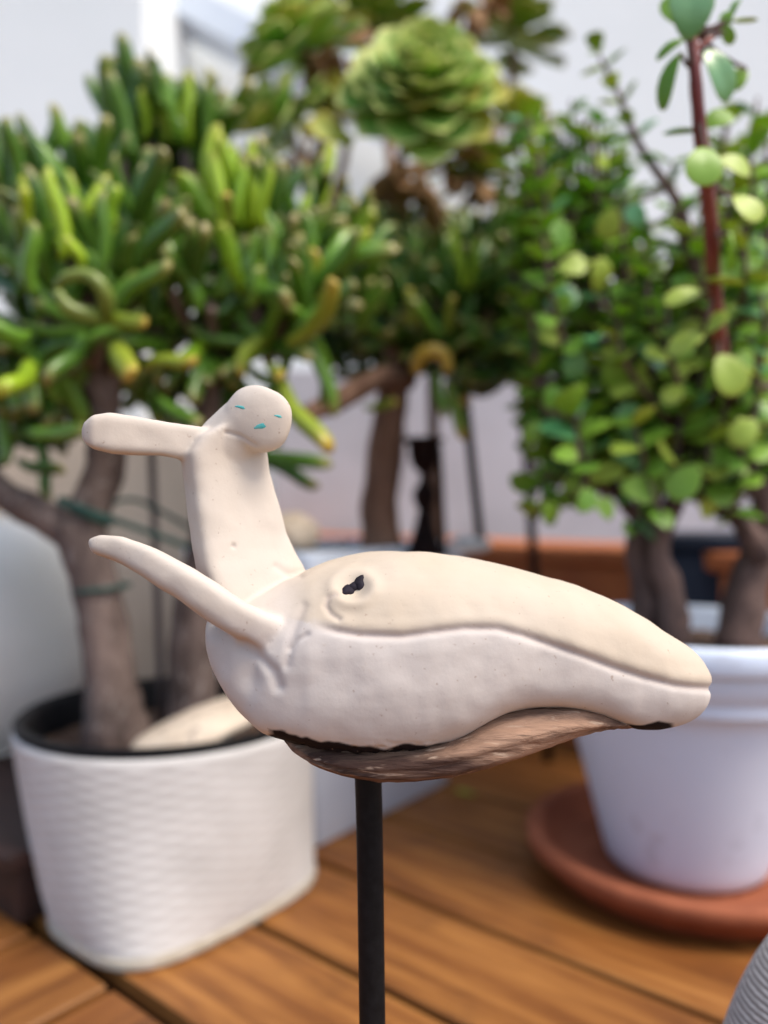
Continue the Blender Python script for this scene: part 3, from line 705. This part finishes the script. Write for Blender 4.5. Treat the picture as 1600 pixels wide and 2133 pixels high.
for (x, y, z, kind) in cl:
    c = P(x, y, z)
    h = min(hubs, key=lambda q_: (q_ - c).length)
    if (h - c).length > .02:
        limb('branch', [h, h.lerp(c, .5) + Vector((0, 0, -.02)), c], [.0095, .008, .007], 'bark', lj, seg=8)
    for k in range(8):
        up = .9 if y < 560 else .6
        if y > 680: up = .0
        d = rv(.85); d.z = abs(d.z) * .8 + up; d.y -= .22
        if y > 680: d.z = rnd.uniform(-.7, .6)
        d.x += (x - 330) / 900
        L = PX(rnd.uniform(130, 190), z)
        key = 'dark'
        if kind == 1: key = 'bright' if rnd.random() < .7 else 'dark'
        if kind == 2: key = 'bright' if rnd.random() < .35 else 'dark'
        if y > 560 and rnd.random() < .07: key = 'yellow'
        if kind == 0 and rnd.random() < .06: key = 'bright'
        finger(c + rv(.012), d, L, key, lj, rnd.uniform(.75, 1.1)); count += 1
inner = []
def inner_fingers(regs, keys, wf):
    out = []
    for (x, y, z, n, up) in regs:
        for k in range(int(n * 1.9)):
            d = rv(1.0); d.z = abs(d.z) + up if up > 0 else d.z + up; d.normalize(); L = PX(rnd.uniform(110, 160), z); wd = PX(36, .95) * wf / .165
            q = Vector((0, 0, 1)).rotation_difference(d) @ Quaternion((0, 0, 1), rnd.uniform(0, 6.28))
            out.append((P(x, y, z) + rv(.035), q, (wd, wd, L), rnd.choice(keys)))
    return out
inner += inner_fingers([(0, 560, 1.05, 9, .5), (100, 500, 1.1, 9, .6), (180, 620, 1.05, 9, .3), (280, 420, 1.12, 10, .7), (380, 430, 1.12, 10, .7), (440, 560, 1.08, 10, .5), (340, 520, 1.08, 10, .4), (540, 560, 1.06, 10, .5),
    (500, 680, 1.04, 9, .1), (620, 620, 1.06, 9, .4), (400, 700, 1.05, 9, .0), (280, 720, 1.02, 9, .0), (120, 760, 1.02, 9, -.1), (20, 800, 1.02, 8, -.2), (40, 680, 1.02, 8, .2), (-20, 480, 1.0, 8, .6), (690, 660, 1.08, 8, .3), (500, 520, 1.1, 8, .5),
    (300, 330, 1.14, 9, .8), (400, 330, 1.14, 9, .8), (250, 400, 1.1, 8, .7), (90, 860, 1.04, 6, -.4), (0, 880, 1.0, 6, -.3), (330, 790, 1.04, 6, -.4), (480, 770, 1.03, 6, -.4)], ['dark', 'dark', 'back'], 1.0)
# leaves one can pick out
def leafline(x0, y0, x1, y1, z0, z1, key, wf, k=0, parent=lj):
    a_, b_ = P(x0, y0, z0), P(x1, y1, z1); d = b_ - a_
    return finger(a_, d, d.length, key, parent, wf, k)
for a_ in ((275, 330, 228, 150, 1.0, .98, 'dark', 1.0), (345, 230, 316, 120, 1.0, .98, 'dark', .75), (395, 300, 388, 155, 1.02, 1.0, 'bright', .7), (440, 320, 428, 170, 1.02, 1.0, 'dark', .8),
           (300, 290, 300, 185, 1.02, 1.0, 'bright', .7), (345, 300, 335, 195, 1.03, 1.0, 'yellow', .7), (30, 400, 20, 245, .92, .9, 'dark', 1.1), (90, 380, 45, 235, .95, .93, 'dark', .8), (185, 340, 160, 250, 1.0, .98, 'dark', .8),
           (145, 400, 142, 265, .98, .96, 'dark', .75), (130, 540, 108, 350, .84, .83, 'bright', 1.0), (170, 560, 145, 490, .82, .80, 'bright', .7), (60, 470, 50, 390, .84, .82, 'bright', .6), (75, 620, 60, 460, .84, .82, 'dark', 1.0),
           (290, 560, 372, 435, .86, .80, 'dark', 1.15), (255, 640, 345, 540, .84, .79, 'dark', 1.05), (240, 470, 235, 385, .86, .85, 'bright', .8), (200, 580, 225, 400, .86, .85, 'dark', 1.0),
           (470, 480, 443, 315, .9, .88, 'bright', .75), (500, 470, 500, 335, .9, .89, 'bright', .7), (525, 470, 528, 290, .92, .9, 'bright', .7), (548, 480, 558, 340, .9, .88, 'bright', .7), (480, 470, 472, 400, .86, .84, 'yellow', .6),
           (610, 520, 645, 410, .93, .92, 'bright', .7), (560, 600, 590, 630, .86, .80, 'dark', 1.1), (520, 640, 545, 560, .86, .84, 'dark', .8), (620, 700, 670, 640, .86, .83, 'dark', .9), (640, 660, 740, 590, .86, .84, 'dark', .8),
           (590, 800, 680, 945, .84, .78, 'yellow', 1.15), (300, 770, 405, 742, .84, .79, 'yellow', .9), (250, 720, 262, 775, .86, .76, 'yellow', 1.1), (170, 700, 105, 800, .84, .78, 'dark', 1.1), (60, 760, 5, 830, .84, .78, 'bright', 1.3),
           (60, 700, -30, 690, .84, .8, 'dark', 1.1), (210, 670, 300, 668, .84, .8, 'yellow', .8), (560, 760, 590, 790, .86, .80, 'yellow', .7), (520, 940, 690, 970, 1.0, .98, 'back', .9), (540, 960, 665, 1010, 1.0, .98, 'back', .9),
           (60, 900, 190, 900, .9, .86, 'dark', .9), (40, 960, 130, 985, .95, .92, 'back', .8), (330, 830, 420, 890, .9, .86, 'dark', .8)):
    leafline(*a_)
finger(P(600, 720, .86), P(755, 665, .82) - P(600, 720, .86), .105, 'yellow', lj, 1.0, 4)
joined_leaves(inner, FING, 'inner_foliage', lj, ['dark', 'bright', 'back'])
# curled leaf: a ring shaped finger
pts = [P(120, 600, .80), P(135, 580, .79), P(175, 572, .79), P(205, 590, .79), P(222, 625, .80), P(215, 660, .82), P(180, 655, .80), P(140, 640, .79), P(118, 605, .785)]
V, Fc = tube(pts, [.005, .006, .007, .008, .009, .009, .009, .008, .005], 10, sm=3); obj('leaf', V, Fc, M['finger_dark'], lj, attrs={'tip': [.35] * len(V)})
# twine round the trunk
def ring_pts(c, r, tilt, n=16): return [c + Vector((math.cos(2 * math.pi * k / n) * r, math.sin(2 * math.pi * k / n) * r, tilt * math.cos(2 * math.pi * k / n) * r)) for k in range(n + 1)]
tw = thing('garden_twine', P(175, 1070, .96), 'green twine tied round the jade trunk at the left', 'twine')
V, Fc = tube(ring_pts(P(180, 1065, .965), .031, -.5), .0035, 8, sm=1); obj('loop', V, Fc, M['twine'], tw)
V, Fc = tube([P(150, 1050, .93), P(215, 1075, .93), P(300, 1105, .95), P(395, 1140, .98)], .0036, 8); obj('strand', V, Fc, M['twine'], tw)
V, Fc = tube([P(200, 1060, .95), P(270, 1040, 1.0), P(330, 1062, 1.02), P(430, 1120, 1.02)], .003, 8); obj('strand', V, Fc, M['twine'], tw)
V, Fc = tube(ring_pts(P(213, 1225, .945), .0315, .1), .003, 8, sm=1); obj('loop', V, Fc, M['twine'], tw)

# ------------------------------------------------------------------ middle finger jade in the square planter
mj = thing('finger_jade_plant', Vector((-.01, 1.2, .39)), 'darker finger leaved jade tree growing in the square white planter', 'plant')
limb('trunk', [P(792, 1150, 1.2), P(790, 1050, 1.2), P(800, 940, 1.2), P(818, 830, 1.2), P(830, 760, 1.2)], [.032, .028, .026, .024, .022], 'bark_brown', mj, .2)
limb('branch', [P(850, 785, 1.2), P(790, 790, 1.15), P(700, 835, 1.1), P(630, 868, 1.06)], [.020, .017, .016, .014], 'bark_brown', mj)
mh = [P(830, 760, 1.2), P(880, 690, 1.22), P(990, 700, 1.25), P(800, 640, 1.22)]
limb('branch', [mh[0], P(850, 720, 1.2), mh[1]], [.02, .016, .013], 'bark_brown', mj)
limb('branch', [mh[1], P(940, 700, 1.22), mh[2]], [.014, .012, .010], 'bark_brown', mj)
limb('branch', [mh[0], P(810, 700, 1.2), mh[3]], [.018, .014, .012], 'bark_brown', mj)
for (x, y, z) in ((740, 640, 1.2), (790, 600, 1.22), (845, 640, 1.18), (900, 610, 1.2), (960, 630, 1.2), (1020, 640, 1.22), (1070, 680, 1.25), (860, 710, 1.2), (930, 720, 1.18), (1000, 730, 1.2), (770, 690, 1.2), (1050, 760, 1.22), (960, 800, 1.25), (1100, 600, 1.3), (980, 560, 1.28), (820, 560, 1.28), (700, 600, 1.25)):
    c = P(x, y, z); h = min(mh, key=lambda q_: (q_ - c).length); limb('branch', [h, h.lerp(c, .5) + Vector((0, 0, -.01)), c], [.008, .007, .006], 'bark_brown', mj, seg=8)
    for k in range(11):
        d = rv(.8); d.z = abs(d.z) + .7; d.y -= .2
        if y > 700: d.z = rnd.uniform(-.5, .8)
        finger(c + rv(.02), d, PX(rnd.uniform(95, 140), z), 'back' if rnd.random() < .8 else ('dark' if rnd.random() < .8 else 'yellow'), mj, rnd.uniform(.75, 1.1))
for a_ in ((965, 600, 945, 480, 1.1, 1.08, 'bright', .6), (975, 600, 1000, 495, 1.1, 1.08, 'bright', .6), (925, 700, 855, 705 - 80, 1.1, 1.06, 'dark', .8), (860, 680, 852, 600, 1.08, 1.06, 'yellow', .65), (935, 690, 940, 615, 1.08, 1.06, 'yellow', .65), (930, 800, 970, 915, 1.12, 1.08, 'yellow', .85), (910, 780, 925, 870, 1.12, 1.1, 'dark', .8), (760, 850, 830, 838, 1.12, 1.1, 'yellow', .6)):
    leafline(*a_, parent=mj)
pts = [P(868, 775, 1.08), P(872, 748, 1.07), P(900, 732, 1.06), P(925, 742, 1.06), P(935, 775, 1.06)]
V, Fc = tube(pts, [.008, .010, .011, .010, .007], 12); obj('leaf', V, Fc, M['finger_yellow'], mj, attrs={'tip': [.8] * len(V)})

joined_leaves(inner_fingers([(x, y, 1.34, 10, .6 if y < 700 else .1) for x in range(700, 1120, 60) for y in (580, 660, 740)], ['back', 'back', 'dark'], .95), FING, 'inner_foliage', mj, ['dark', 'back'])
# ------------------------------------------------------------------ rosette succulent (tree houseleek) behind
ae = thing('rosette_succulent', Vector((-.03, 1.28, .39)), 'tall branching succulent with big yellow edged green rosettes, top centre', 'plant')
nleaf = [0]
def rosette(c, axis, Rr, n, key, skirt=0, open_=1.0, lf=.62):
    axis = Vector(axis).normalized(); u = axis.orthogonal().normalized(); v_ = axis.cross(u)
    for k in range(n):
        f = (k + 1) / n; a_ = k * 2.39996
        el = R(82) * (1 - f ** .8 * open_) - R(12) * f * skirt       # inner leaves stand up
        radial = u * math.cos(a_) + v_ * math.sin(a_)
        d = radial * math.cos(el) + axis * math.sin(el)
        nrm = axis * math.cos(el) - radial * math.sin(el)
        L = Rr * (.28 + lf * f ** .7) * rnd.uniform(.92, 1.06)
        base = c - axis * (Rr * .38 * f ** 1.4) + radial * (Rr * .16 * f)
        mats = SPN[key if rnd.random() < .85 else ('aeon_y' if f > .5 else key)]
        inst('leaf', mats[rnd.randrange(3)], base, quatYZ(d + rv(.04), nrm + rv(.06)), (L * 1.12, L, L), ae); nleaf[0] += 1
rosette(P(884, 152, 1.08), (.02, -.90, .44), PX(160, 1.13), 76, 'aeon', 1.0, 1.0, .70)
rosette(P(600, 60, 1.28), (-.5, -.35, .8), PX(150, 1.28), 40, 'aeon', .8)
rosette(P(560, 235, 1.30), (-.6, -.3, .5), PX(140, 1.30), 34, 'aeon', .8)
rosette(P(700, 200, 1.36), (.1, -.5, .7), PX(120, 1.36), 26, 'aeon_y', .8)
rosette(P(1085, 230, 1.34), (.3, -.4, .8), PX(110, 1.34), 30, 'aeon_y', .8)
rosette(P(1000, 330, 1.34), (.4, -.3, .6), PX(125, 1.34), 26, 'aeon_d', .8)
rosette(P(780, 20, 1.5), (.0, -.4, .8), PX(170, 1.5), 34, 'aeon_d', .9)
rosette(P(1070, 40, 1.6), (.2, -.3, .8), PX(150, 1.6), 30, 'aeon_d', .9)
inst('leaf', SPN['aeon_y'][0], P(735, 300, 1.12), quatYZ((-.8, -.2, .25), (0, -1, .3)), .07, ae)
for (x, y, z, n) in ((620, 320, 1.3, 10), (690, 110, 1.34, 9), (1000, 20, 1.45, 8), (860, 370, 1.25, 9), (1090, 420, 1.35, 8), (960, 360, 1.3, 7)):
    for k in range(n):
        inst('leaf', SPN['dry_leaf'][k % 3], P(x + rnd.uniform(-45, 45), y + rnd.uniform(-40, 40), z), quatYZ(rv(1) + Vector((0, 0, -.8)), rv(1)), rnd.uniform(.05, .08), ae)
root = Vector((-.01, 1.30, .38))
for pts, r in (([root, P(830, 900, 1.35), P(800, 600, 1.32), P(820, 400, 1.28), P(870, 230, 1.2)], .014), ([root, P(800, 800, 1.4), P(740, 520, 1.38), P(650, 350, 1.36), P(570, 250, 1.34)], .012),
               ([P(650, 350, 1.36), P(680, 230, 1.36), P(620, 110, 1.33)], .010), ([P(690, 420, 1.37), P(720, 320, 1.38), P(705, 240, 1.38)], .008), ([P(800, 600, 1.32), P(930, 480, 1.35), P(1000, 380, 1.36), P(1075, 270, 1.36)], .010),
               ([P(820, 400, 1.38), P(800, 200, 1.5), P(785, 60, 1.55)], .010), ([P(1000, 380, 1.45), P(1060, 200, 1.58), P(1070, 80, 1.63)], .011), ([P(930, 480, 1.35), P(980, 420, 1.35), P(995, 360, 1.36)], .008)):
    limb('branch' if pts[0] != root else 'trunk', pts, [r * (1 - .12 * i) for i in range(len(pts))], 'bark_brown', ae, .25, 10)

# ------------------------------------------------------------------ round leaved jade in the right pot
rj = thing('round_leaf_jade_plant', pc + Vector((.0, 0, .288)), 'bushy jade with round green leaves and red stems in the smooth white pot', 'plant')
def trunk_r(pts, rad, name='trunk', mat='bark_dark'): limb(name, pts, rad, mat, rj, .25, 14)
trunk_r([P(1335, 1345, .98), P(1345, 1250, .98), P(1330, 1150, .98), P(1345, 1070, .98), P(1390, 960, .98), P(1420, 850, .98)], [.021, .017, .016, .014, .012, .010])
trunk_r([P(1405, 1345, .95), P(1400, 1240, .95), P(1375, 1160, .95), P(1385, 1090, .95), P(1420, 1010, .95), P(1440, 900, .95)], [.020, .016, .014, .013, .010, .008])
trunk_r([P(1535, 1350, .99), P(1555, 1240, .99), P(1580, 1150, .99), P(1625, 1050, 1.0), P(1640, 900, 1.0)], [.030, .024, .021, .018, .014])
trunk_r([P(1590, 1165, .97), P(1545, 1090, .96), P(1490, 1030, .95), P(1455, 960, .95)], [.015, .013, .011, .009], 'branch')
trunk_r([P(1600, 1100, .99), P(1570, 960, .97), P(1540, 850, .94), P(1510, 800, .86)], [.015, .012, .011, .009], 'branch')
trunk_r([P(1330, 1080, .98), P(1260, 1000, 1.0), P(1200, 930, 1.02)], [.010, .008, .006], 'branch')
trunk_r([P(1420, 880, .97), P(1300, 800, 1.0), P(1200, 790, 1.03), P(1100, 830, 1.05)], [.009, .008, .006, .004], 'branch')
trunk_r([P(1420, 880, .97), P(1540, 880, .92), P(1600, 800, .88)], [.008, .007, .005], 'branch')
# the long red stem that rises nearest the camera
red = [P(1510, 800, .86), P(1498, 700, .76), P(1487, 600, .70), P(1482, 480, .66), P(1468, 360, .63), P(1455, 240, .61), P(1447, 140, .60), P(1440, 60, .60)]
limb('stem', red, [.0075, .0072, .0066, .0062, .0058, .0052, .0045, .0040], 'red_stem', rj, .08, 14)
limb('stem', [P(1450, 105, .60), P(1478, 82, .60), P(1505, 60, .61)], [.0028, .0025, .0018], 'red_stem', rj, .05, 10)
limb('stem', [P(1455, 640, .92), P(1440, 520, .90), P(1415, 430, .88), P(1370, 360, .88), P(1325, 290, .88), P(1290, 200, .88), P(1250, 120, .88)], [.007, .0065, .006, .005, .0045, .003, .002], 'bark_dark', rj, .1, 10)
nodes = []
def rleaf(px, py, z, rp, key='round', d=None, n=None, k=None, wf=1.0):
    "round leaf whose middle sits at the pixel"
    c = P(px, py, z); L = PX(rp * 2, z)
    if d is None: d = Vector((rnd.uniform(-1, 1), rnd.uniform(-.3, .3), rnd.uniform(-1, 1)))
    if n is None: n = Vector((rnd.uniform(-.4, .4), -1, rnd.uniform(.0, .7)))
    d = Vector(d).normalized(); q = quatYZ(d, n); nodes.append((c - d * L * .5))
    return inst('leaf', RND[key][k if k is not None else rnd.randrange(3)], c - d * L * .5, q, (L * wf, L, L), rj)
for a_ in ((1437, 18, .585, 62, 'round_b', (0, -.2, 1), (0, -1, .25), 0, 1.0), (1412, 25, .62, 42, 'round', (-.6, 0, .7), (-.3, -1, .1), 0, .9), (1398, 95, .60, 32, 'round', (-.8, 0, -.35), (.1, -1, .8), 3, .7), (1392, 160, .60, 56, 'round', (-.45, 0, -.9), (-.8, -.6, -.1), 3, .62),
           (1500, 145, .60, 56, 'round_b', (.55, -.1, -.8), (-.2, -.7, .6), 3, 1.0), (1535, 165, .64, 28, 'round', None, None, 0, 1.0), (1512, 45, .60, 24, 'round', (.1, 0, 1), (-.6, -1, .1), 0, .7), (1552, 42, .60, 28, 'round_y', (1, 0, .1), (0, -.6, 1), 0, .8), (1530, 12, .60, 24, 'round', (.2, 0, 1), (-.8, -.6, 0), 3, .7),
           (1515, 70, .60, 24, 'round', (.4, 0, -.8), (-.5, -.8, .2), 0, .7), (1465, 345, .60, 50, 'round', (-.2, -.3, -.9), (0, -1, .4), 0, 1.0), (1530, 345, .64, 38, 'round_y', (.8, 0, -.3), (.1, -1, .5), 0, 1.0), (1420, 270, .62, 36, 'round', (-1, 0, .1), (0, -.5, 1), 1, .9), (1495, 250, .64, 34, 'round', (.7, 0, .4), (-.1, -1, .5), 0, 1.0),
           (1555, 433, .62, 40, 'round_y', (.5, -.3, -.7), (.2, -1, .3), 0, 1.0), (1525, 520, .66, 48, 'round', (.4, .6, -.4), (1, -.45, .1), 1, .9), (1425, 615, .7, 42, 'round_y', (-.9, -.2, -.2), (0, -.8, .7), 1, .8), (1510, 580, .68, 44, 'round_y', (.9, 0, .1), (0, -.4, 1), 1, .8),
           (1490, 675, .7, 32, 'round_y', (.3, -.4, .3), (.2, -.8, .6), 0, .9), (1430, 712, .72, 42, 'round_y', (-.9, 0, -.4), (-.2, -.8, .5), 1, .8), (1518, 780, .74, 48, 'round_y', (.3, -.2, -.9), (0, -1, .2), 0, 1.0), (1550, 900, .8, 36, 'round_y', None, None, 0, 1.0)):
    rleaf(*a_)
for (x, y, r, key) in ((1190, 555, 32, 'round_y'), (1250, 575, 35, 'round_y'), (1170, 625, 36, 'round_b'), (1195, 757, 35, 'round_b'), (1360, 740, 34, 'round_b'), (1235, 700, 30, 'round_b'), (1280, 775, 38, 'round'), (1330, 800, 38, 'round_y'), (1270, 465, 32, 'round_y'), (1325, 450, 28, 'round_b'),
                       (1165, 485, 33, 'round'), (1305, 878, 40, 'round_b'), (1310, 955, 38, 'round'), (1385, 945, 38, 'round_y'), (1330, 1020, 40, 'round'), (1425, 1005, 43, 'round'), (1495, 1015, 30, 'round_y'), (1475, 1058, 30, 'round_y'), (1535, 945, 34, 'round_y'), (1180, 950, 28, 'round'),
                       (1220, 1045, 28, 'round'), (1145, 1065, 26, 'round'), (1380, 1082, 30, 'round'), (1310, 1100, 26, 'round'), (1230, 880, 30, 'round'), (1110, 900, 26, 'round'), (1150, 830, 26, 'round'), (1260, 1060, 25, 'round'), (1590, 760, 34, 'round_y'), (1590, 860, 30, 'round_y'), (1580, 520, 34, 'round')):
    rleaf(x, y, rnd.uniform(.84, .93), r, key)
stems_mesh_V, stems_mesh_F = [], []
def spray(pts, rp, key='round', step=36, r0=.0045, prob=.9, mat=None, far=False):
    z = pts[0][2]; Q, _ = smoothpath([P(*p_) for p_ in pts], [1] * len(pts), 6)
    tube([P(*p_) for p_ in pts], [r0 * (1 - .6 * i / (len(pts) - 1)) for i in range(len(pts))], 7, V=stems_mesh_V, Fc=stems_mesh_F, sm=3)
    acc = 0; side = rnd.random() * 3
    out = []
    for i in range(1, len(Q)):
        acc += (Q[i] - Q[i - 1]).length
        if acc > PX(step, z):
            acc = 0; side += math.pi / 2; ax = (Q[i] - Q[i - 1]).normalized(); u = ax.orthogonal().normalized(); v_ = ax.cross(u)
            for s_ in (0, math.pi):
                if rnd.random() > prob: continue
                d = u * math.cos(side + s_) + v_ * math.sin(side + s_) + ax * .45 + rv(.25)
                L = PX(rp * 2, z) * rnd.uniform(.75, 1.15)
                out.append((Q[i].copy(), quatYZ(d, ax + Vector((0, -.5, .2)) + rv(.3)), L, key if rnd.random() < .72 else ('round_y' if rnd.random() < .6 else 'round_b')))
    return out
leaves = []
leaves += spray([(1415, 430, .88), (1325, 290, .88), (1290, 200, .88), (1240, 95, .88)], 24, 'round_s', 34, .002)
hubsR = [P(1420, 850, .98), P(1440, 900, .95), P(1640, 900, 1.0), P(1200, 930, 1.02), P(1100, 830, 1.05), P(1345, 1070, .98), P(1300, 800, 1.0)]
for k in range(118):
    x = rnd.uniform(1075, 1650); zt = rnd.uniform(.86, 1.28)
    ytop = 330 + max(0, (1250 - x)) * .1 + (rnd.random() ** .8) * 600
    if x > 1330 and ytop < 470: ytop += rnd.uniform(80, 250)
    if x < 1150: ytop = rnd.uniform(430, 850)
    y0 = min(ytop + rnd.uniform(150, 330), 1040); x0 = x + (1380 - x) * rnd.uniform(.1, .3)
    leaves += spray([(x0, y0, (zt + .98) / 2), ((x + x0) / 2 + rnd.uniform(-20, 20), (ytop + y0) / 2, zt), (x, ytop, zt)], rnd.uniform(27, 40), 'round', 42)
for k in range(16):      # low drooping sprays
    x = rnd.uniform(1090, 1560); y = rnd.uniform(880, 1060)
    leaves += spray([(1350 + (x - 1350) * .4, 900, .98), (1350 + (x - 1350) * .75, y - 50, .95), (x, y + 40, .94)], rnd.uniform(22, 32), 'round', 38)
for (x, y) in ((1130, 330), (1180, 300), (1210, 260), (1250, 330), (1300, 360), (1090, 400), (1160, 400), (1560, 470), (1600, 400), (1590, 250), (1230, 420), (1540, 300), (1400, 520), (1380, 600), (1500, 440), (1570, 560), (1190, 230), (1140, 250), (1110, 300), (1270, 300), (1340, 480), (1100, 260), (1150, 340), (1200, 380), (1120, 450), (1250, 250), (1060, 460), (1600, 330), (1570, 380), (1610, 480), (1420, 440), (1100, 520), (1180, 520)):
    leaves += spray([(x + (1300 - x) * .3, y + 230, 1.05), (x + 5, y + 100, 1.05), (x, y - 20, 1.05)], 26, 'round', 34)
for (x, y, z) in ((1560, 330, .85), (1595, 430, .85), (1400, 350, .88), (1545, 480, .82), (1585, 620, .82), (1610, 250, .88), (1450, 470, .86), (1390, 640, .86), (1570, 720, .82), (1350, 560, .88), (1290, 640, .88)):
    leaves += spray([(x + (1500 - x) * .5, y + 240, .92), (x + 8, y + 110, z), (x, y - 10, z)], 28, 'round', 42)
for k in range(30):
    x = rnd.choice((rnd.uniform(1070, 1300), rnd.uniform(1070, 1320), rnd.uniform(1480, 1620))); y = rnd.uniform(200, 440) - max(0, (x - 1100)) * .0; z = rnd.uniform(.9, 1.12)
    leaves += spray([(x + (1330 - x) * .35, y + 300, z), (x + (1330 - x) * .1, y + 140, z), (x, y, z)], rnd.uniform(26, 34), 'round_y' if k % 2 else 'round', 38)
leaves.sort(key=lambda l: l[0].y)
n_ind = 300 - len(nodes)
for (p_, q_, L, key) in leaves[:n_ind]: inst('leaf', RND[key][rnd.randrange(3)], p_, q_, (L, L, L), rj)
for n_ in nodes:       # petioles and twigs of the picked-out leaves
    tgt = min([l[0] for l in leaves] + red, key=lambda q_: (q_ - n_).length)
    if (tgt - n_).length > .004: tube([n_, (n_ + tgt) / 2 + Vector((0, 0, -.004)), tgt], [.0014, .0018, .0022], 6, V=stems_mesh_V, Fc=stems_mesh_F, sm=2)
o = obj('twigs', stems_mesh_V, stems_mesh_F, M['bark_dark'], rj); o['kind'] = 'stuff'
joined_leaves(leaves[n_ind:], RND, 'inner_foliage', rj, ['round', 'round_y', 'round_b', 'round_s'])

# small leaved shrub, far behind the middle jade
sb = thing('small_leaved_shrub', Vector((.10, 1.5, .40)), 'pale small leaved shrub below the large rosette', 'plant')
lv = []; V0, F0 = [], []
stems_mesh_V, stems_mesh_F = V0, F0
for k in range(26):
    x = rnd.uniform(790, 1120); y = rnd.uniform(360, 560)
    lv += spray([(900 + (x - 900) * .3, 760, 1.45), ((900 + x) / 2, (y + 700) / 2, 1.45), (x, y, 1.42)], 16, 'round_s', 34, .004)
joined_leaves(lv, RND, 'foliage', sb, ['round_s', 'round_y', 'round_b', 'round'])
tube([Vector((.10, 1.5, .385)), P(900, 760, 1.45)], [.012, .01], 10, V=V0, Fc=F0)
obj('stems', V0, F0, M['bark_brown'], sb)

# ------------------------------------------------------------------ cushion, bottom right, and fallen leaf
cu = thing('cushion', Vector((.42, .50, .0)), 'grey checked cloth cushion at the lower right corner', 'cushion')
def cush(a, b_):
    ca, sa, cb, sb_ = math.cos(a), math.sin(a), math.cos(b_), math.sin(b_)
    f = lambda v_, e: math.copysign(abs(v_) ** e, v_)
    x = f(cb, .85) * f(ca, .9) * .185; y = f(cb, .85) * f(sa, .9) * .07; z = f(sb_, .9) * .19
    return Vector((.375 + x, .45 + y, max(.002, .085 + z)))
rings = [[cush(2 * math.pi * j / 96, -math.pi / 2 + math.pi * (i + .02) / 48.04) for j in range(96)] for i in range(49)]
V, Fc = loft(rings, True); obj('cover', V, Fc, M['check'], cu)
V, Fc = tube([cush(R(226), b_) + Vector((-.001, -.001, .0005)) for b_ in [R(-20 + 6 * k) for k in range(17)]], .0011, 6, sm=2); obj('seam', V, Fc, M['thread'], cu)
V, Fc = [], []
fl = W(988, 1658, 1.25); fl.z = .003
o = bpy.data.objects.new('fallen_leaf', SPN['aeon_y'][2]); C.objects.link(o); o.location = fl; o.rotation_euler = (0, .1, 1.1); o.scale = (.035, .035, .035)
setp(o, 'small yellow fallen leaf on the deck near the white planter', 'leaf')
print('leaves rosette', nleaf[0], 'finger', count, 'round', len(leaves))
